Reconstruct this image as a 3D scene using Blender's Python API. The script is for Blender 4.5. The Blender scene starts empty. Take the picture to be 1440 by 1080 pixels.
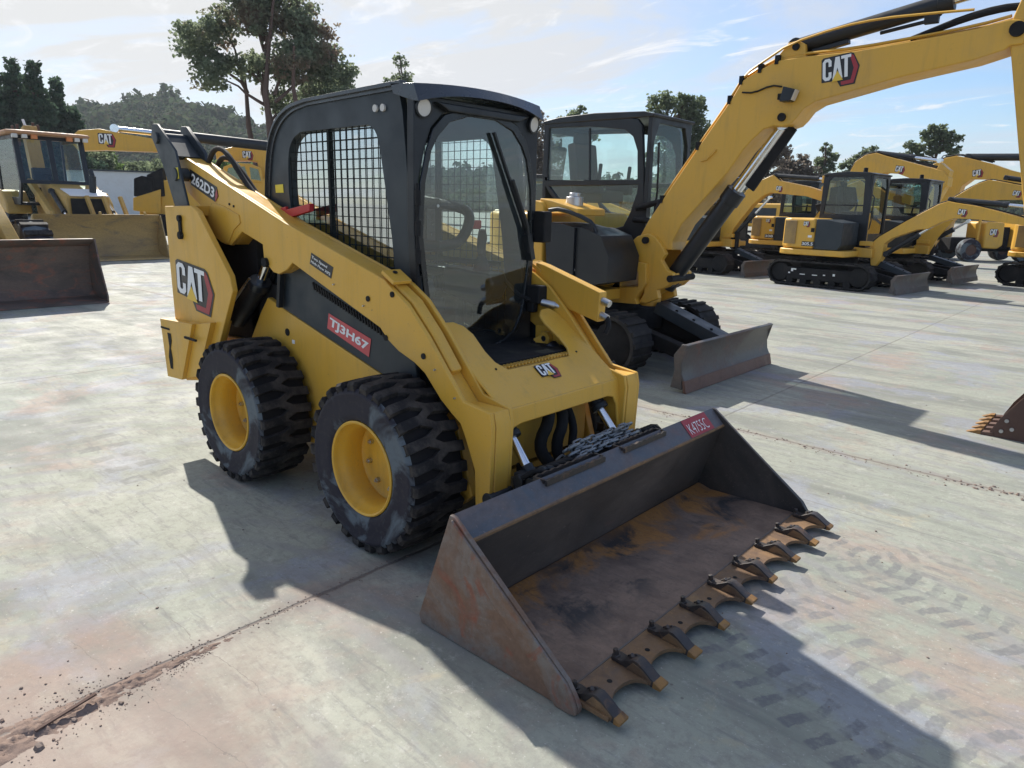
import bpy, bmesh, math, random
import numpy as np
from mathutils import Vector, Matrix, noise
from mathutils.geometry import tessellate_polygon
R_ = math.radians
SC = bpy.context.scene
COL = SC.collection

# ---------------------------------------------------------------- camera
cam = bpy.data.cameras.new('camera'); cam_ob = bpy.data.objects.new('camera', cam); COL.objects.link(cam_ob)
cam.sensor_width = 36.0; cam.lens = 24.771; cam.clip_start = 0.05; cam.clip_end = 3000
rt = Vector((0.74223, 0.66973, 0.02363)); up = Vector((-0.18031, 0.16562, 0.96957)); fw = Vector((-0.64544, 0.72390, -0.24369))
cam_ob.matrix_world = Matrix(((rt.x, up.x, -fw.x, 2.5474), (rt.y, up.y, -fw.y, -2.6483), (rt.z, up.z, -fw.z, 1.6037), (0, 0, 0, 1)))
SC.camera = cam_ob
SC.render.resolution_x = 1024; SC.render.resolution_y = 768

# ---------------------------------------------------------------- light, sky, exposure
SUN_EL = R_(40.0)
to_sun = Vector((-1.127, 0.358, 0.0)).normalized() * math.cos(SUN_EL) + Vector((0, 0, math.sin(SUN_EL)))
sun = bpy.data.lights.new('sun', 'SUN'); sun.energy = 5.0; sun.angle = R_(0.6); sun.color = (1.0, 0.95, 0.87)
sun_ob = bpy.data.objects.new('sun', sun); COL.objects.link(sun_ob)
sun_ob.rotation_euler = to_sun.to_track_quat('Z', 'Y').to_euler()
sun_ob.location = (-20, 8, 30)
SC.view_settings.view_transform = 'Standard'; SC.view_settings.look = 'None'
SC.view_settings.exposure = 0.45; SC.view_settings.gamma = 1.0

def ND(nt, t, **kw):
    n = nt.nodes.new(t)
    for k, v in kw.items():
        if k.startswith('i_'):
            n.inputs[k[2:]].default_value = v
        elif k.startswith('n') and k[1:].isdigit():
            n.inputs[int(k[1:])].default_value = v
        else:
            setattr(n, k, v)
    return n

W = bpy.data.worlds.new('World'); SC.world = W; W.use_nodes = True
nt = W.node_tree; nt.nodes.clear()
sky = ND(nt, 'ShaderNodeTexSky', sky_type='NISHITA', sun_disc=False)
sky.sun_elevation = SUN_EL; sky.sun_rotation = math.atan2(to_sun.x, to_sun.y)
sky.air_density = 1.3; sky.dust_density = 0.4; sky.ozone_density = 2.5
tc = ND(nt, 'ShaderNodeTexCoord')
sep = ND(nt, 'ShaderNodeSeparateXYZ'); nt.links.new(tc.outputs['Generated'], sep.inputs[0])
zc = ND(nt, 'ShaderNodeMath', operation='MAXIMUM', n1=0.0); nt.links.new(sep.outputs['Z'], zc.inputs[0])
za = ND(nt, 'ShaderNodeMath', operation='ADD', n1=0.16); nt.links.new(zc.outputs[0], za.inputs[0])
dx = ND(nt, 'ShaderNodeMath', operation='DIVIDE'); nt.links.new(sep.outputs['X'], dx.inputs[0]); nt.links.new(za.outputs[0], dx.inputs[1])
dy = ND(nt, 'ShaderNodeMath', operation='DIVIDE'); nt.links.new(sep.outputs['Y'], dy.inputs[0]); nt.links.new(za.outputs[0], dy.inputs[1])
cb = ND(nt, 'ShaderNodeCombineXYZ'); nt.links.new(dx.outputs[0], cb.inputs[0]); nt.links.new(dy.outputs[0], cb.inputs[1])
mp = ND(nt, 'ShaderNodeMapping'); mp.inputs['Rotation'].default_value = (0, 0, R_(-58)); mp.inputs['Scale'].default_value = (1.0, 1.9, 1)
nt.links.new(cb.outputs[0], mp.inputs[0])
def cloud(scale, detail, lo, hi, dist=0.6, rough=0.6):
    n = ND(nt, 'ShaderNodeTexNoise', i_Scale=scale, i_Detail=detail, i_Roughness=rough, i_Distortion=dist)
    nt.links.new(mp.outputs[0], n.inputs['Vector'])
    r = ND(nt, 'ShaderNodeMapRange', interpolation_type='SMOOTHSTEP', n1=lo, n2=hi); nt.links.new(n.outputs['Fac'], r.inputs[0])
    return r.outputs[0]
c1 = cloud(0.75, 7, 0.40, 0.66, 1.0); c2 = cloud(1.9, 9, 0.53, 0.70, 1.4, 0.65)
# thin veil toward the sun
dt = ND(nt, 'ShaderNodeVectorMath', operation='DOT_PRODUCT'); dt.inputs[1].default_value = to_sun
nt.links.new(tc.outputs['Generated'], dt.inputs[0])
veil = ND(nt, 'ShaderNodeMapRange', interpolation_type='SMOOTHSTEP', n1=0.42, n2=0.97, n3=0.0, n4=1.0); nt.links.new(dt.outputs['Value'], veil.inputs[0])
def mth(op, a, b):
    m = ND(nt, 'ShaderNodeMath', operation=op, use_clamp=True)
    for i, s in enumerate((a, b)):
        if isinstance(s, (int, float)): m.inputs[i].default_value = s
        else: nt.links.new(s, m.inputs[i])
    return m.outputs[0]
cov = mth('ADD', mth('MULTIPLY', c1, 0.62), mth('MULTIPLY', veil.outputs[0], 0.80))
cov = mth('ADD', cov, 0.02)
ccol = ND(nt, 'ShaderNodeMix', data_type='RGBA'); ccol.inputs['A'].default_value = (5.4, 5.9, 6.9, 1); ccol.inputs['B'].default_value = (6.7, 6.7, 6.6, 1)
nt.links.new(veil.outputs[0], ccol.inputs['Factor'])
blue = ND(nt, 'ShaderNodeMix', data_type='RGBA', blend_type='MULTIPLY'); blue.inputs['Factor'].default_value = 1.0; blue.inputs['B'].default_value = (0.86, 1.02, 1.30, 1); nt.links.new(sky.outputs[0], blue.inputs['A'])
mx = ND(nt, 'ShaderNodeMix', data_type='RGBA'); nt.links.new(cov, mx.inputs['Factor']); nt.links.new(blue.outputs['Result'], mx.inputs['A']); nt.links.new(ccol.outputs['Result'], mx.inputs['B'])
mx2 = ND(nt, 'ShaderNodeMix', data_type='RGBA'); mx2.inputs['B'].default_value = (8.3, 8.3, 8.4, 1)
nt.links.new(mth('MULTIPLY', c2, 0.75), mx2.inputs['Factor']); nt.links.new(mx.outputs['Result'], mx2.inputs['A'])
bg = ND(nt, 'ShaderNodeBackground', i_Strength=0.088); nt.links.new(mx2.outputs['Result'], bg.inputs[0])
wo = ND(nt, 'ShaderNodeOutputWorld'); nt.links.new(bg.outputs[0], wo.inputs[0])

# ---------------------------------------------------------------- materials
MATS = {}
def newmat(name):
    m = bpy.data.materials.new(name); m.use_nodes = True
    n = m.node_tree; n.nodes.clear()
    out = ND(n, 'ShaderNodeOutputMaterial'); b = ND(n, 'ShaderNodeBsdfPrincipled'); n.links.new(b.outputs[0], out.inputs[0])
    MATS[name] = m
    return m, n, b, out
def coords(n, scale=(1, 1, 1), kind='Object'):
    t = ND(n, 'ShaderNodeTexCoord'); mpn = ND(n, 'ShaderNodeMapping'); mpn.inputs['Scale'].default_value = scale
    n.links.new(t.outputs[kind], mpn.inputs[0]); return mpn.outputs[0]
def nz(n, vec, scale, detail=4, rough=0.55, dist=0.0):
    t = ND(n, 'ShaderNodeTexNoise', i_Scale=scale, i_Detail=detail, i_Roughness=rough, i_Distortion=dist)
    n.links.new(vec, t.inputs['Vector']); return t.outputs['Fac']
def mr(n, v, a, b, c=0.0, d=1.0):
    t = ND(n, 'ShaderNodeMapRange', n1=a, n2=b, n3=c, n4=d); n.links.new(v, t.inputs[0]); return t.outputs[0]
def mix(n, f, a, b, blend='MIX'):
    t = ND(n, 'ShaderNodeMix', data_type='RGBA', blend_type=blend)
    for k, s in (('Factor', f), ('A', a), ('B', b)):
        if isinstance(s, (int, float)): t.inputs[k].default_value = s
        elif isinstance(s, tuple): t.inputs[k].default_value = (*s, 1) if len(s) == 3 else s
        else: n.links.new(s, t.inputs[k])
    return t.outputs['Result']
def ma(n, op, a, b=0.0, c=0.0, clamp=False):
    t = ND(n, 'ShaderNodeMath', operation=op, use_clamp=clamp)
    for i, s in enumerate((a, b, c)):
        if isinstance(s, (int, float)): t.inputs[i].default_value = s
        else: n.links.new(s, t.inputs[i])
    return t.outputs[0]
def bump(n, b, h, strength, dist=0.01):
    t = ND(n, 'ShaderNodeBump', i_Strength=strength, i_Distance=dist); n.links.new(h, t.inputs['Height']); n.links.new(t.outputs[0], b.inputs['Normal'])

def paint(name, c, rough=0.4, dirt=0.35, dirtc=(0.22, 0.17, 0.12), spec=0.5, metal=0.0, scuff=0.25, scale=1.0, wear=0.0, streak=0.0, wearc=(0.26, 0.19, 0.11)):
    m, n, b, o = newmat(name); v = coords(n, (scale,) * 3)
    f1 = mr(n, nz(n, v, 2.2, 6, 0.65), 0.48, 0.75, 0, dirt)
    f2 = mr(n, nz(n, v, 17, 5, 0.7), 0.62, 0.75, 0, scuff)
    f3 = mr(n, nz(n, v, 140, 2, 0.5), 0.70, 0.78, 0, scuff)
    col = mix(n, f1, c, dirtc)
    col = mix(n, f2, col, tuple(x * 0.55 for x in c))
    col = mix(n, f3, col, tuple(x * 0.35 for x in c))
    if streak:
        vs_ = coords(n, (9, 9, 0.8)); col = mix(n, mr(n, nz(n, vs_, 2.0, 6, 0.65), 0.52, 0.74, 0, streak), col, tuple(x * 0.5 for x in dirtc))
        vd_ = coords(n, (1, 1, 1)); col = mix(n, mr(n, nz(n, vd_, 260, 2, 0.5), 0.56, 0.72, 0, streak), col, (0.40, 0.34, 0.26))
        vc_ = coords(n, (1.0, 1, 1.6)); col = mix(n, mr(n, nz(n, vc_, 42, 3, 0.7, 2.0), 0.69, 0.71, 0, 0.65), col, (0.085, 0.060, 0.045))
    if wear:
        ge = ND(n, 'ShaderNodeNewGeometry'); bv_ = ND(n, 'ShaderNodeBevel', samples=3, i_Radius=0.007)      # rubbed paint along the edges
        dp = ND(n, 'ShaderNodeVectorMath', operation='DOT_PRODUCT'); n.links.new(ge.outputs['True Normal'], dp.inputs[0]); n.links.new(bv_.outputs[0], dp.inputs[1])
        wv = ma(n, 'ADD', dp.outputs['Value'], ma(n, 'MULTIPLY', ma(n, 'SUBTRACT', nz(n, v, 22, 5, 0.75), 0.5), 0.5))
        col = mix(n, mr(n, wv, 0.90, 0.80, 0, wear), col, wearc)
    n.links.new(col, b.inputs['Base Color'])
    n.links.new(mr(n, nz(n, v, 6, 5), 0.3, 0.7, rough - 0.08, rough + 0.2), b.inputs['Roughness'])
    b.inputs['Specular IOR Level'].default_value = spec; b.inputs['Metallic'].default_value = metal
    bump(n, b, nz(n, v, 45, 3), 0.04, 0.004)
    return m
paint('yellow', (0.70, 0.39, 0.048), 0.36, 0.38, (0.44, 0.28, 0.10), 0.5, scuff=0.18, wear=0.6, streak=0.22)
paint('yellow_rim', (0.72, 0.40, 0.035), 0.42, 0.5, (0.36, 0.24, 0.10), 0.45, scuff=0.35, streak=0.3)
paint('yellow_old', (0.52, 0.32, 0.080), 0.5, 0.55, (0.26, 0.18, 0.10), 0.4, streak=0.4)
paint('yellow_bright', (0.74, 0.42, 0.04), 0.35, 0.1, (0.45, 0.3, 0.1), 0.5)
paint('yellow_worn', (0.40, 0.26, 0.10), 0.6, 0.9, (0.16, 0.11, 0.075), 0.3, scuff=0.5)
paint('black', (0.011, 0.014, 0.018), 0.38, 0.2, (0.04, 0.038, 0.038), 0.5, scuff=0.06)
paint('black_gloss', (0.010, 0.012, 0.015), 0.22, 0.2, (0.05, 0.05, 0.05), 0.5)
paint('mesh_black', (0.008, 0.011, 0.011), 0.6, 0.1, (0.03, 0.03, 0.03), 0.3, scuff=0.05)
paint('slate', (0.022, 0.031, 0.038), 0.42, 0.3, (0.060, 0.062, 0.064), 0.5, scuff=0.08)
paint('dark', (0.012, 0.012, 0.013), 0.7, 0.5, (0.05, 0.042, 0.035), 0.3)
paint('rubber_track', (0.022, 0.021, 0.021), 0.75, 0.7, (0.085, 0.075, 0.065), 0.3)
paint('red', (0.50, 0.03, 0.035), 0.45, 0.2, (0.3, 0.1, 0.08))
paint('white', (0.75, 0.75, 0.74), 0.45, 0.15, (0.5, 0.46, 0.4), scuff=0.1)
paint('silver', (0.55, 0.56, 0.58), 0.3, 0.3, (0.25, 0.22, 0.2), 0.5, 1.0)
paint('chrome', (0.80, 0.82, 0.85), 0.12, 0.1, (0.5, 0.5, 0.5), 0.5, 1.0, 0.05)
paint('seat_fabric', (0.055, 0.055, 0.058), 0.85, 0.3, (0.06, 0.055, 0.05), 0.2)
paint('decal_white', (0.82, 0.82, 0.80), 0.4, 0.05, (0.6, 0.55, 0.5), scuff=0.02)
paint('decal_black', (0.020, 0.018, 0.020), 0.35, 0.05, (0.06, 0.06, 0.06), scuff=0.02)
paint('decal_red', (0.36, 0.030, 0.040), 0.35, 0.08, (0.3, 0.1, 0.08), scuff=0.02)
paint('decal_label_red', (0.62, 0.10, 0.10), 0.4, 0.05, (0.4, 0.2, 0.15), scuff=0.02)
paint('decal_yellow', (0.80, 0.52, 0.06), 0.4, 0.05, (0.6, 0.45, 0.1), scuff=0.02)
paint('sticker_yellow', (0.75, 0.62, 0.05), 0.4, 0.1, (0.5, 0.4, 0.1))
paint('roof_gloss', (0.035, 0.040, 0.046), 0.20, 0.2, (0.10, 0.10, 0.10), 0.7, scuff=0.1)
paint('roof_orange', (0.46, 0.24, 0.12), 0.5, 0.5, (0.3, 0.2, 0.14))
paint('wall_white', (0.70, 0.70, 0.68), 0.8, 0.3, (0.5, 0.46, 0.4))
paint('lamp_glass', (0.62, 0.58, 0.52), 0.2, 0.2, (0.4, 0.36, 0.3))
paint('amber', (0.62, 0.20, 0.05), 0.3, 0.2, (0.4, 0.2, 0.1))
paint('brown_steel', (0.11, 0.065, 0.050), 0.65, 0.6, (0.20, 0.13, 0.10), 0.3, scuff=0.4)

# tyre rubber with a dusty bluish sidewall
m, n, b, o = newmat('tyre'); v = coords(n)
f = mr(n, nz(n, v, 3.5, 5, 0.6, 0.8), 0.47, 0.56, 0, 0.8)
col = mix(n, f, (0.024, 0.022, 0.031), (0.135, 0.165, 0.185))
col = mix(n, mr(n, nz(n, v, 40, 4), 0.5, 0.8, 0, 0.4), col, (0.07, 0.06, 0.055))
n.links.new(col, b.inputs['Base Color']); b.inputs['Roughness'].default_value = 0.72; b.inputs['Specular IOR Level'].default_value = 0.3
bump(n, b, nz(n, v, 60, 4), 0.12, 0.004)
paint('tyre_groove', (0.014, 0.013, 0.014), 0.85, 0.5, (0.045, 0.038, 0.034), 0.2)
m, n, b, o = newmat('tyre_tread'); v = coords(n)
col = mix(n, mr(n, nz(n, v, 9, 6, 0.7), 0.42, 0.75, 0, 0.8), (0.018, 0.017, 0.018), (0.115, 0.098, 0.085))
n.links.new(col, b.inputs['Base Color']); b.inputs['Roughness'].default_value = 0.8; b.inputs['Specular IOR Level'].default_value = 0.25
bump(n, b, nz(n, v, 50, 4), 0.2, 0.005)

def rusty(name, base, r1, r2, lo, hi, sc=2.0, stretch=(1, 1, 1), rough=0.62, lo2=0.55, hi2=0.72):
    m, n, b, o = newmat(name); v = coords(n, stretch)
    f1 = mr(n, nz(n, v, sc, 7, 0.66, 0.7), lo, hi)
    f2 = mr(n, nz(n, v, sc * 1.7, 6, 0.6, 1.2), lo2, hi2)
    col = mix(n, f1, base, r1)
    col = mix(n, f2, col, r2)
    col = mix(n, mr(n, nz(n, v, 30, 6, 0.75), 0.4, 0.75, 0, 0.55), col, tuple(x * 0.45 for x in r1))
    col = mix(n, mr(n, nz(n, v, 90, 3, 0.6), 0.62, 0.75, 0, 0.35), col, tuple(min(1, x * 2.0) for x in r1))
    n.links.new(col, b.inputs['Base Color'])
    n.links.new(mr(n, f1, 0, 1, rough - 0.18, rough + 0.14), b.inputs['Roughness'])
    b.inputs['Metallic'].default_value = 0.15
    bump(n, b, nz(n, v, 70, 5), 0.15, 0.004)
    return m
m, n, b, o = newmat('bucket_floor'); v = coords(n); vsx = coords(n, (0.9, 4.5, 1))
sx_ = ND(n, 'ShaderNodeSeparateXYZ'); n.links.new(v, sx_.inputs[0]); X_ = sx_.outputs['X']
col = mix(n, mr(n, nz(n, v, 5, 7, 0.7, 0.5), 0.35, 0.65), (0.135, 0.090, 0.068), (0.26, 0.178, 0.130))
wob = ma(n, 'MULTIPLY', ma(n, 'SUBTRACT', nz(n, v, 2.6, 6, 0.65, 0.8), 0.5), 1.5)
ob_ = mr(n, ma(n, 'ADD', X_, wob), 1.04, 0.84, 0, 0.95); col = mix(n, ob_, col, mix(n, nz(n, v, 14, 5, 0.7), (0.26, 0.105, 0.030), (0.50, 0.235, 0.06)))
db_ = ma(n, 'MULTIPLY', mr(n, nz(n, v, 2.1, 7, 0.66, 0.5), 0.53, 0.60), mr(n, ma(n, 'ABSOLUTE', ma(n, 'SUBTRACT', X_, 0.98)), 0.14, 0.26, 0.95, 0)); col = mix(n, db_, col, (0.034, 0.034, 0.036))
col = mix(n, mr(n, nz(n, vsx, 9, 6, 0.7), 0.52, 0.72, 0, 0.55), col, (0.075, 0.062, 0.058))
col = mix(n, mr(n, nz(n, vsx, 26, 4, 0.7), 0.60, 0.72, 0, 0.5), col, (0.30, 0.26, 0.23))
col = mix(n, mr(n, nz(n, v, 70, 4, 0.7), 0.55, 0.72, 0, 0.5), col, (0.06, 0.045, 0.04))
n.links.new(col, b.inputs['Base Color']); b.inputs['Roughness'].default_value = 0.62; b.inputs['Metallic'].default_value = 0.1
bump(n, b, nz(n, v, 60, 6, 0.7), 0.25, 0.005)
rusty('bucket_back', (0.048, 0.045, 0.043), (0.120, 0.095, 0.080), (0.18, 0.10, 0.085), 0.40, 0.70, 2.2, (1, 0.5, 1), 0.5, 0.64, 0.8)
rusty('bucket_lip', (0.085, 0.098, 0.115), (0.155, 0.125, 0.12), (0.19, 0.085, 0.07), 0.42, 0.62, 3.4, (1, 0.7, 1), 0.48, 0.60, 0.78)
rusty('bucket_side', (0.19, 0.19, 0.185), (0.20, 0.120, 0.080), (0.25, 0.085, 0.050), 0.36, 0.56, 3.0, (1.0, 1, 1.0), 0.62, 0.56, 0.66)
rusty('rust_edge', (0.13, 0.085, 0.060), (0.27, 0.155, 0.070), (0.10, 0.065, 0.05), 0.35, 0.65, 5)
rusty('rust_tip', (0.17, 0.095, 0.042), (0.34, 0.18, 0.055), (0.13, 0.07, 0.04), 0.3, 0.6, 9)
rusty('tooth_dark', (0.040, 0.036, 0.036), (0.10, 0.07, 0.055), (0.16, 0.09, 0.05), 0.5, 0.75, 9)
rusty('blade_steel', (0.10, 0.098, 0.092), (0.17, 0.13, 0.11), (0.24, 0.12, 0.09), 0.42, 0.62, 2.6, (1, .7, 1), 0.6, 0.60, 0.75)
rusty('blade_edge', (0.15, 0.08, 0.06), (0.20, 0.12, 0.09), (0.10, 0.06, 0.05), 0.4, 0.7, 4.0)
rusty('loader_bucket_dark', (0.075, 0.066, 0.060), (0.20, 0.145, 0.115), (0.30, 0.13, 0.085), 0.38, 0.60, 2.2, (1, .8, 1.6), 0.6, 0.52, 0.66)
rusty('loader_bucket_yellow', (0.46, 0.31, 0.12), (0.30, 0.21, 0.11), (0.19, 0.155, 0.12), 0.45, 0.72, 1.1, (1, .7, 1.8), 0.6, 0.55, 0.72)
rusty('chain_steel', (0.20, 0.22, 0.24), (0.16, 0.15, 0.14), (0.14, 0.10, 0.08), 0.5, 0.7, 9, (1, 1, 1), 0.45)

def glass(name, tint, refl=0.10, rough=0.03, dirt=0.06, top=0.7):
    m, n, b, o = newmat(name); n.nodes.remove(b)
    tr = ND(n, 'ShaderNodeBsdfTransparent'); tr.inputs[0].default_value = (*tint, 1)
    gl = ND(n, 'ShaderNodeBsdfGlossy', i_Roughness=rough); gl.inputs[0].default_value = (0.9, 0.95, 0.95, 1)
    df = ND(n, 'ShaderNodeBsdfDiffuse'); df.inputs[0].default_value = (0.36, 0.36, 0.34, 1)
    lw = ND(n, 'ShaderNodeLayerWeight', i_Blend=0.25)
    fr = mr(n, lw.outputs['Fresnel'], 0, 1, refl, top)
    s1 = ND(n, 'ShaderNodeMixShader'); n.links.new(fr, s1.inputs[0]); n.links.new(tr.outputs[0], s1.inputs[1]); n.links.new(gl.outputs[0], s1.inputs[2])
    v = coords(n); f = mr(n, nz(n, v, 5, 6, 0.7, 0.5), 0.42, 0.8, 0.01, dirt)
    s2 = ND(n, 'ShaderNodeMixShader'); n.links.new(f, s2.inputs[0]); n.links.new(s1.outputs[0], s2.inputs[1]); n.links.new(df.outputs[0], s2.inputs[2])
    n.links.new(s2.outputs[0], o.inputs[0])
glass('glass', (0.72, 0.87, 0.85), 0.10)
glass('glass_clear', (0.84, 0.95, 0.93), 0.07, 0.02, 0.04)
glass('glass_dull', (0.72, 0.84, 0.83), 0.05, 0.03, 0.02, 0.22)
glass('glass_door', (0.95, 0.98, 0.98), 0.12, 0.02, 0.06, 0.6)
glass('glass_dark', (0.62, 0.76, 0.75), 0.08, 0.03, 0.02)

def leafmat(name, c1, c2, c3=None, trans=0.35):
    m, n, b, o = newmat(name); v = coords(n)
    gi = ND(n, 'ShaderNodeNewGeometry')
    col = mix(n, gi.outputs['Random Per Island'], c1, c2)
    if c3: col = mix(n, mr(n, nz(n, v, 0.28, 3), 0.52, 0.62), col, c3)
    n.links.new(col, b.inputs['Base Color']); b.inputs['Roughness'].default_value = 0.9; b.inputs['Specular IOR Level'].default_value = 0.05
    tl = ND(n, 'ShaderNodeBsdfTranslucent'); n.links.new(col, tl.inputs[0])
    ms = ND(n, 'ShaderNodeMixShader', n0=trans); n.links.new(b.outputs[0], ms.inputs[1]); n.links.new(tl.outputs[0], ms.inputs[2])
    n.links.new(ms.outputs[0], o.inputs[0])
leafmat('leaf_conifer', (0.050, 0.088, 0.058), (0.095, 0.145, 0.085), None, 0.45)
leafmat('leaf_euc', (0.16, 0.20, 0.125), (0.25, 0.29, 0.18), (0.24, 0.18, 0.13), 0.6)
leafmat('leaf_green', (0.11, 0.18, 0.045), (0.19, 0.28, 0.09), None, 0.5)
leafmat('leaf_dark', (0.13, 0.165, 0.095), (0.21, 0.25, 0.145), None, 0.65)
leafmat('leaf_brown', (0.18, 0.15, 0.125), (0.26, 0.22, 0.17), (0.16, 0.18, 0.12), 0.6)
leafmat('leaf_hill', (0.046, 0.074, 0.040), (0.080, 0.112, 0.060), (0.085, 0.085, 0.052), 0.4)
paint('bark', (0.12, 0.080, 0.066), 0.85, 0.6, (0.07, 0.045, 0.036), 0.2)
paint('soil', (0.27, 0.20, 0.165), 0.95, 0.6, (0.13, 0.095, 0.078), 0.1, scuff=0.4)
paint('stone', (0.22, 0.175, 0.15), 0.9, 0.6, (0.12, 0.09, 0.07), 0.2)
paint('hill_ground', (0.05, 0.055, 0.03), 0.95, 0.6, (0.07, 0.06, 0.04), 0.1)

m = MATS['soil']; n = m.node_tree; b = [x for x in n.nodes if x.type == 'BSDF_PRINCIPLED'][0]; v = coords(n); bump(n, b, ma(n, 'ADD', nz(n, v, 110, 6, 0.8), nz(n, v, 38, 5, 0.8)), 0.55, 0.008)
# concrete yard
m, n, b, o = newmat('concrete')
t = ND(n, 'ShaderNodeTexCoord'); P = t.outputs['Object']
def mapd(scale, rot=0.0, loc=(0, 0, 0)):
    q = ND(n, 'ShaderNodeMapping'); q.inputs['Scale'].default_value = scale; q.inputs['Rotation'].default_value = (0, 0, rot); q.inputs['Location'].default_value = loc
    n.links.new(P, q.inputs[0]); return q.outputs[0]
px_ = ND(n, 'ShaderNodeSeparateXYZ'); n.links.new(P, px_.inputs[0]); PX_, PY_ = px_.outputs['X'], px_.outputs['Y']
base = mix(n, mr(n, nz(n, mapd((1, 1, 1)), 0.35, 5, 0.6, 0.4), 0.35, 0.65), (0.255, 0.280, 0.230), (0.40, 0.395, 0.325))
base = mix(n, mr(n, nz(n, mapd((0.35, 1.6, 1)), 1.1, 7, 0.65, 0.6), 0.47, 0.60, 0, 0.8), base, (0.185, 0.195, 0.170))
base = mix(n, mr(n, nz(n, mapd((1, 1, 1), 0, (7, 3, 0)), 0.75, 6, 0.7, 0.3), 0.53, 0.62, 0, 0.65), base, (0.345, 0.25, 0.205))
base = mix(n, mr(n, nz(n, mapd((1, 1, 1), 0, (-4, 9, 0)), 1.3, 5, 0.6, 0.5), 0.54, 0.62, 0, 0.6), base, (0.27, 0.285, 0.34))
base = mix(n, mr(n, nz(n, mapd((1, 1, 1), 0, (2, 2, 0)), 1.9, 6, 0.7, 0.5), 0.62, 0.72, 0, 0.5), base, (0.46, 0.375, 0.23))
base = mix(n, mr(n, nz(n, mapd((1.2, 7, 1), 0.5), 3.0, 6, 0.7, 0.2), 0.54, 0.66, 0, 0.65), base, (0.19, 0.188, 0.18))
base = mix(n, mr(n, nz(n, mapd((1, 1, 1)), 9, 8, 0.8), 0.50, 0.66, 0, 0.6), base, (0.215, 0.205, 0.185))
base = mix(n, mr(n, nz(n, mapd((1, 1, 1), 0, (9, 4, 0)), 7, 8, 0.8), 0.56, 0.70, 0, 0.6), base, (0.50, 0.49, 0.43))
base = mix(n, mr(n, nz(n, mapd((1, 1, 1)), 24, 5, 0.75), 0.50, 0.70, 0, 0.55), base, (0.21, 0.195, 0.175))
base = mix(n, mr(n, nz(n, mapd((1, 1, 1)), 130, 3, 0.7), 0.60, 0.72, 0, 0.5), base, (0.19, 0.175, 0.16))
base = mix(n, mr(n, nz(n, mapd((1, 1, 1), 0, (5, 1, 0)), 60, 3, 0.7), 0.62, 0.7, 0, 0.4), base, (0.62, 0.60, 0.55))
vo = ND(n, 'ShaderNodeTexVoronoi', i_Scale=1.7); n.links.new(mapd((1, 1, 1)), vo.inputs['Vector'])
rs = ND(n, 'ShaderNodeSeparateColor'); n.links.new(vo.outputs['Color'], rs.inputs[0])
spot = ma(n, 'MULTIPLY', mr(n, ma(n, 'ADD', vo.outputs['Distance'], ma(n, 'MULTIPLY', nz(n, mapd((1, 1, 1)), 20, 4, 0.7), 0.05)), 0.065, 0.045), mr(n, rs.outputs[0], 0.62, 0.66, 0, 0.65)); base = mix(n, spot, base, (0.12, 0.11, 0.105))
vo2 = ND(n, 'ShaderNodeTexVoronoi', i_Scale=16); n.links.new(mapd((1, 1, 1)), vo2.inputs['Vector'])
rs2 = ND(n, 'ShaderNodeSeparateColor'); n.links.new(vo2.outputs['Color'], rs2.inputs[0])
base = mix(n, ma(n, 'MULTIPLY', mr(n, vo2.outputs['Distance'], 0.11, 0.07), mr(n, rs2.outputs[0], 0.84, 0.86, 0, 0.7)), base, (0.13, 0.11, 0.10))
# scraped arcs and smears left by turning tyres
sw = ND(n, 'ShaderNodeTexWave', wave_type='RINGS', rings_direction='Z', i_Scale=1.6); sw.inputs['Distortion'].default_value = 2.5; sw.inputs['Detail'].default_value = 4; sw.inputs['Detail Scale'].default_value = 1.2
n.links.new(mapd((1, 1, 1), 0, (-0.6, 2.9, 0)), sw.inputs['Vector'])
base = mix(n, ma(n, 'MULTIPLY', mr(n, sw.outputs['Fac'], 0.55, 0.95), mr(n, nz(n, mapd((1, 1, 1), 0, (3, 8, 0)), 0.9, 4, 0.6), 0.46, 0.60, 0, 0.55)), base, (0.26, 0.255, 0.25))
# reddish soil dust near the broken joint in the foreground
sx = ma(n, 'SUBTRACT', PX_, 0.45); sy = ma(n, 'SUBTRACT', PY_, -2.35)
dd = ma(n, 'SQRT', ma(n, 'ADD', ma(n, 'MULTIPLY', sx, sx), ma(n, 'MULTIPLY', sy, sy)))
dd = ma(n, 'ADD', dd, ma(n, 'MULTIPLY', ma(n, 'SUBTRACT', nz(n, mapd((1, 1, 1)), 2.0, 6, 0.7), 0.5), 1.3))
base = mix(n, mr(n, dd, 0.25, 0.95, 0.72, 0.0), base, (0.31, 0.225, 0.185))
# joints
def joint(coord, at_, width, wob, strength, vec_scale, col):
    global base
    w = ma(n, 'MULTIPLY', ma(n, 'SUBTRACT', nz(n, mapd(vec_scale), 6.0, 6, 0.7), 0.5), wob)
    d = ma(n, 'ABSOLUTE', ma(n, 'SUBTRACT', ma(n, 'ADD', coord, w), at_))
    f = ma(n, 'MULTIPLY', mr(n, d, width, width * 0.35, 0, 1), strength)
    base = mix(n, f, base, col)
    return f
j1 = joint(PX_, 0.19, 0.014, 0.035, mr(n, PY_, -0.5, 2.5, 0.85, 0.4), (1, 1, 1), (0.10, 0.082, 0.07))
near_only = mr(n, PY_, -1.2, 0.3, 1, 0.0)
joint(PX_, 0.19, 0.09, 0.16, ma(n, 'MULTIPLY', near_only, 0.45), (0.7, 0.7, 1), (0.22, 0.18, 0.16))
j2 = joint(PX_, -4.73, 0.014, 0.02, 0.7, (1, 1, 1), (0.13, 0.12, 0.11))
j3 = joint(PY_, 2.33, 0.016, 0.05, 0.7, (1, 1, 1), (0.12, 0.10, 0.085))
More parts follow.
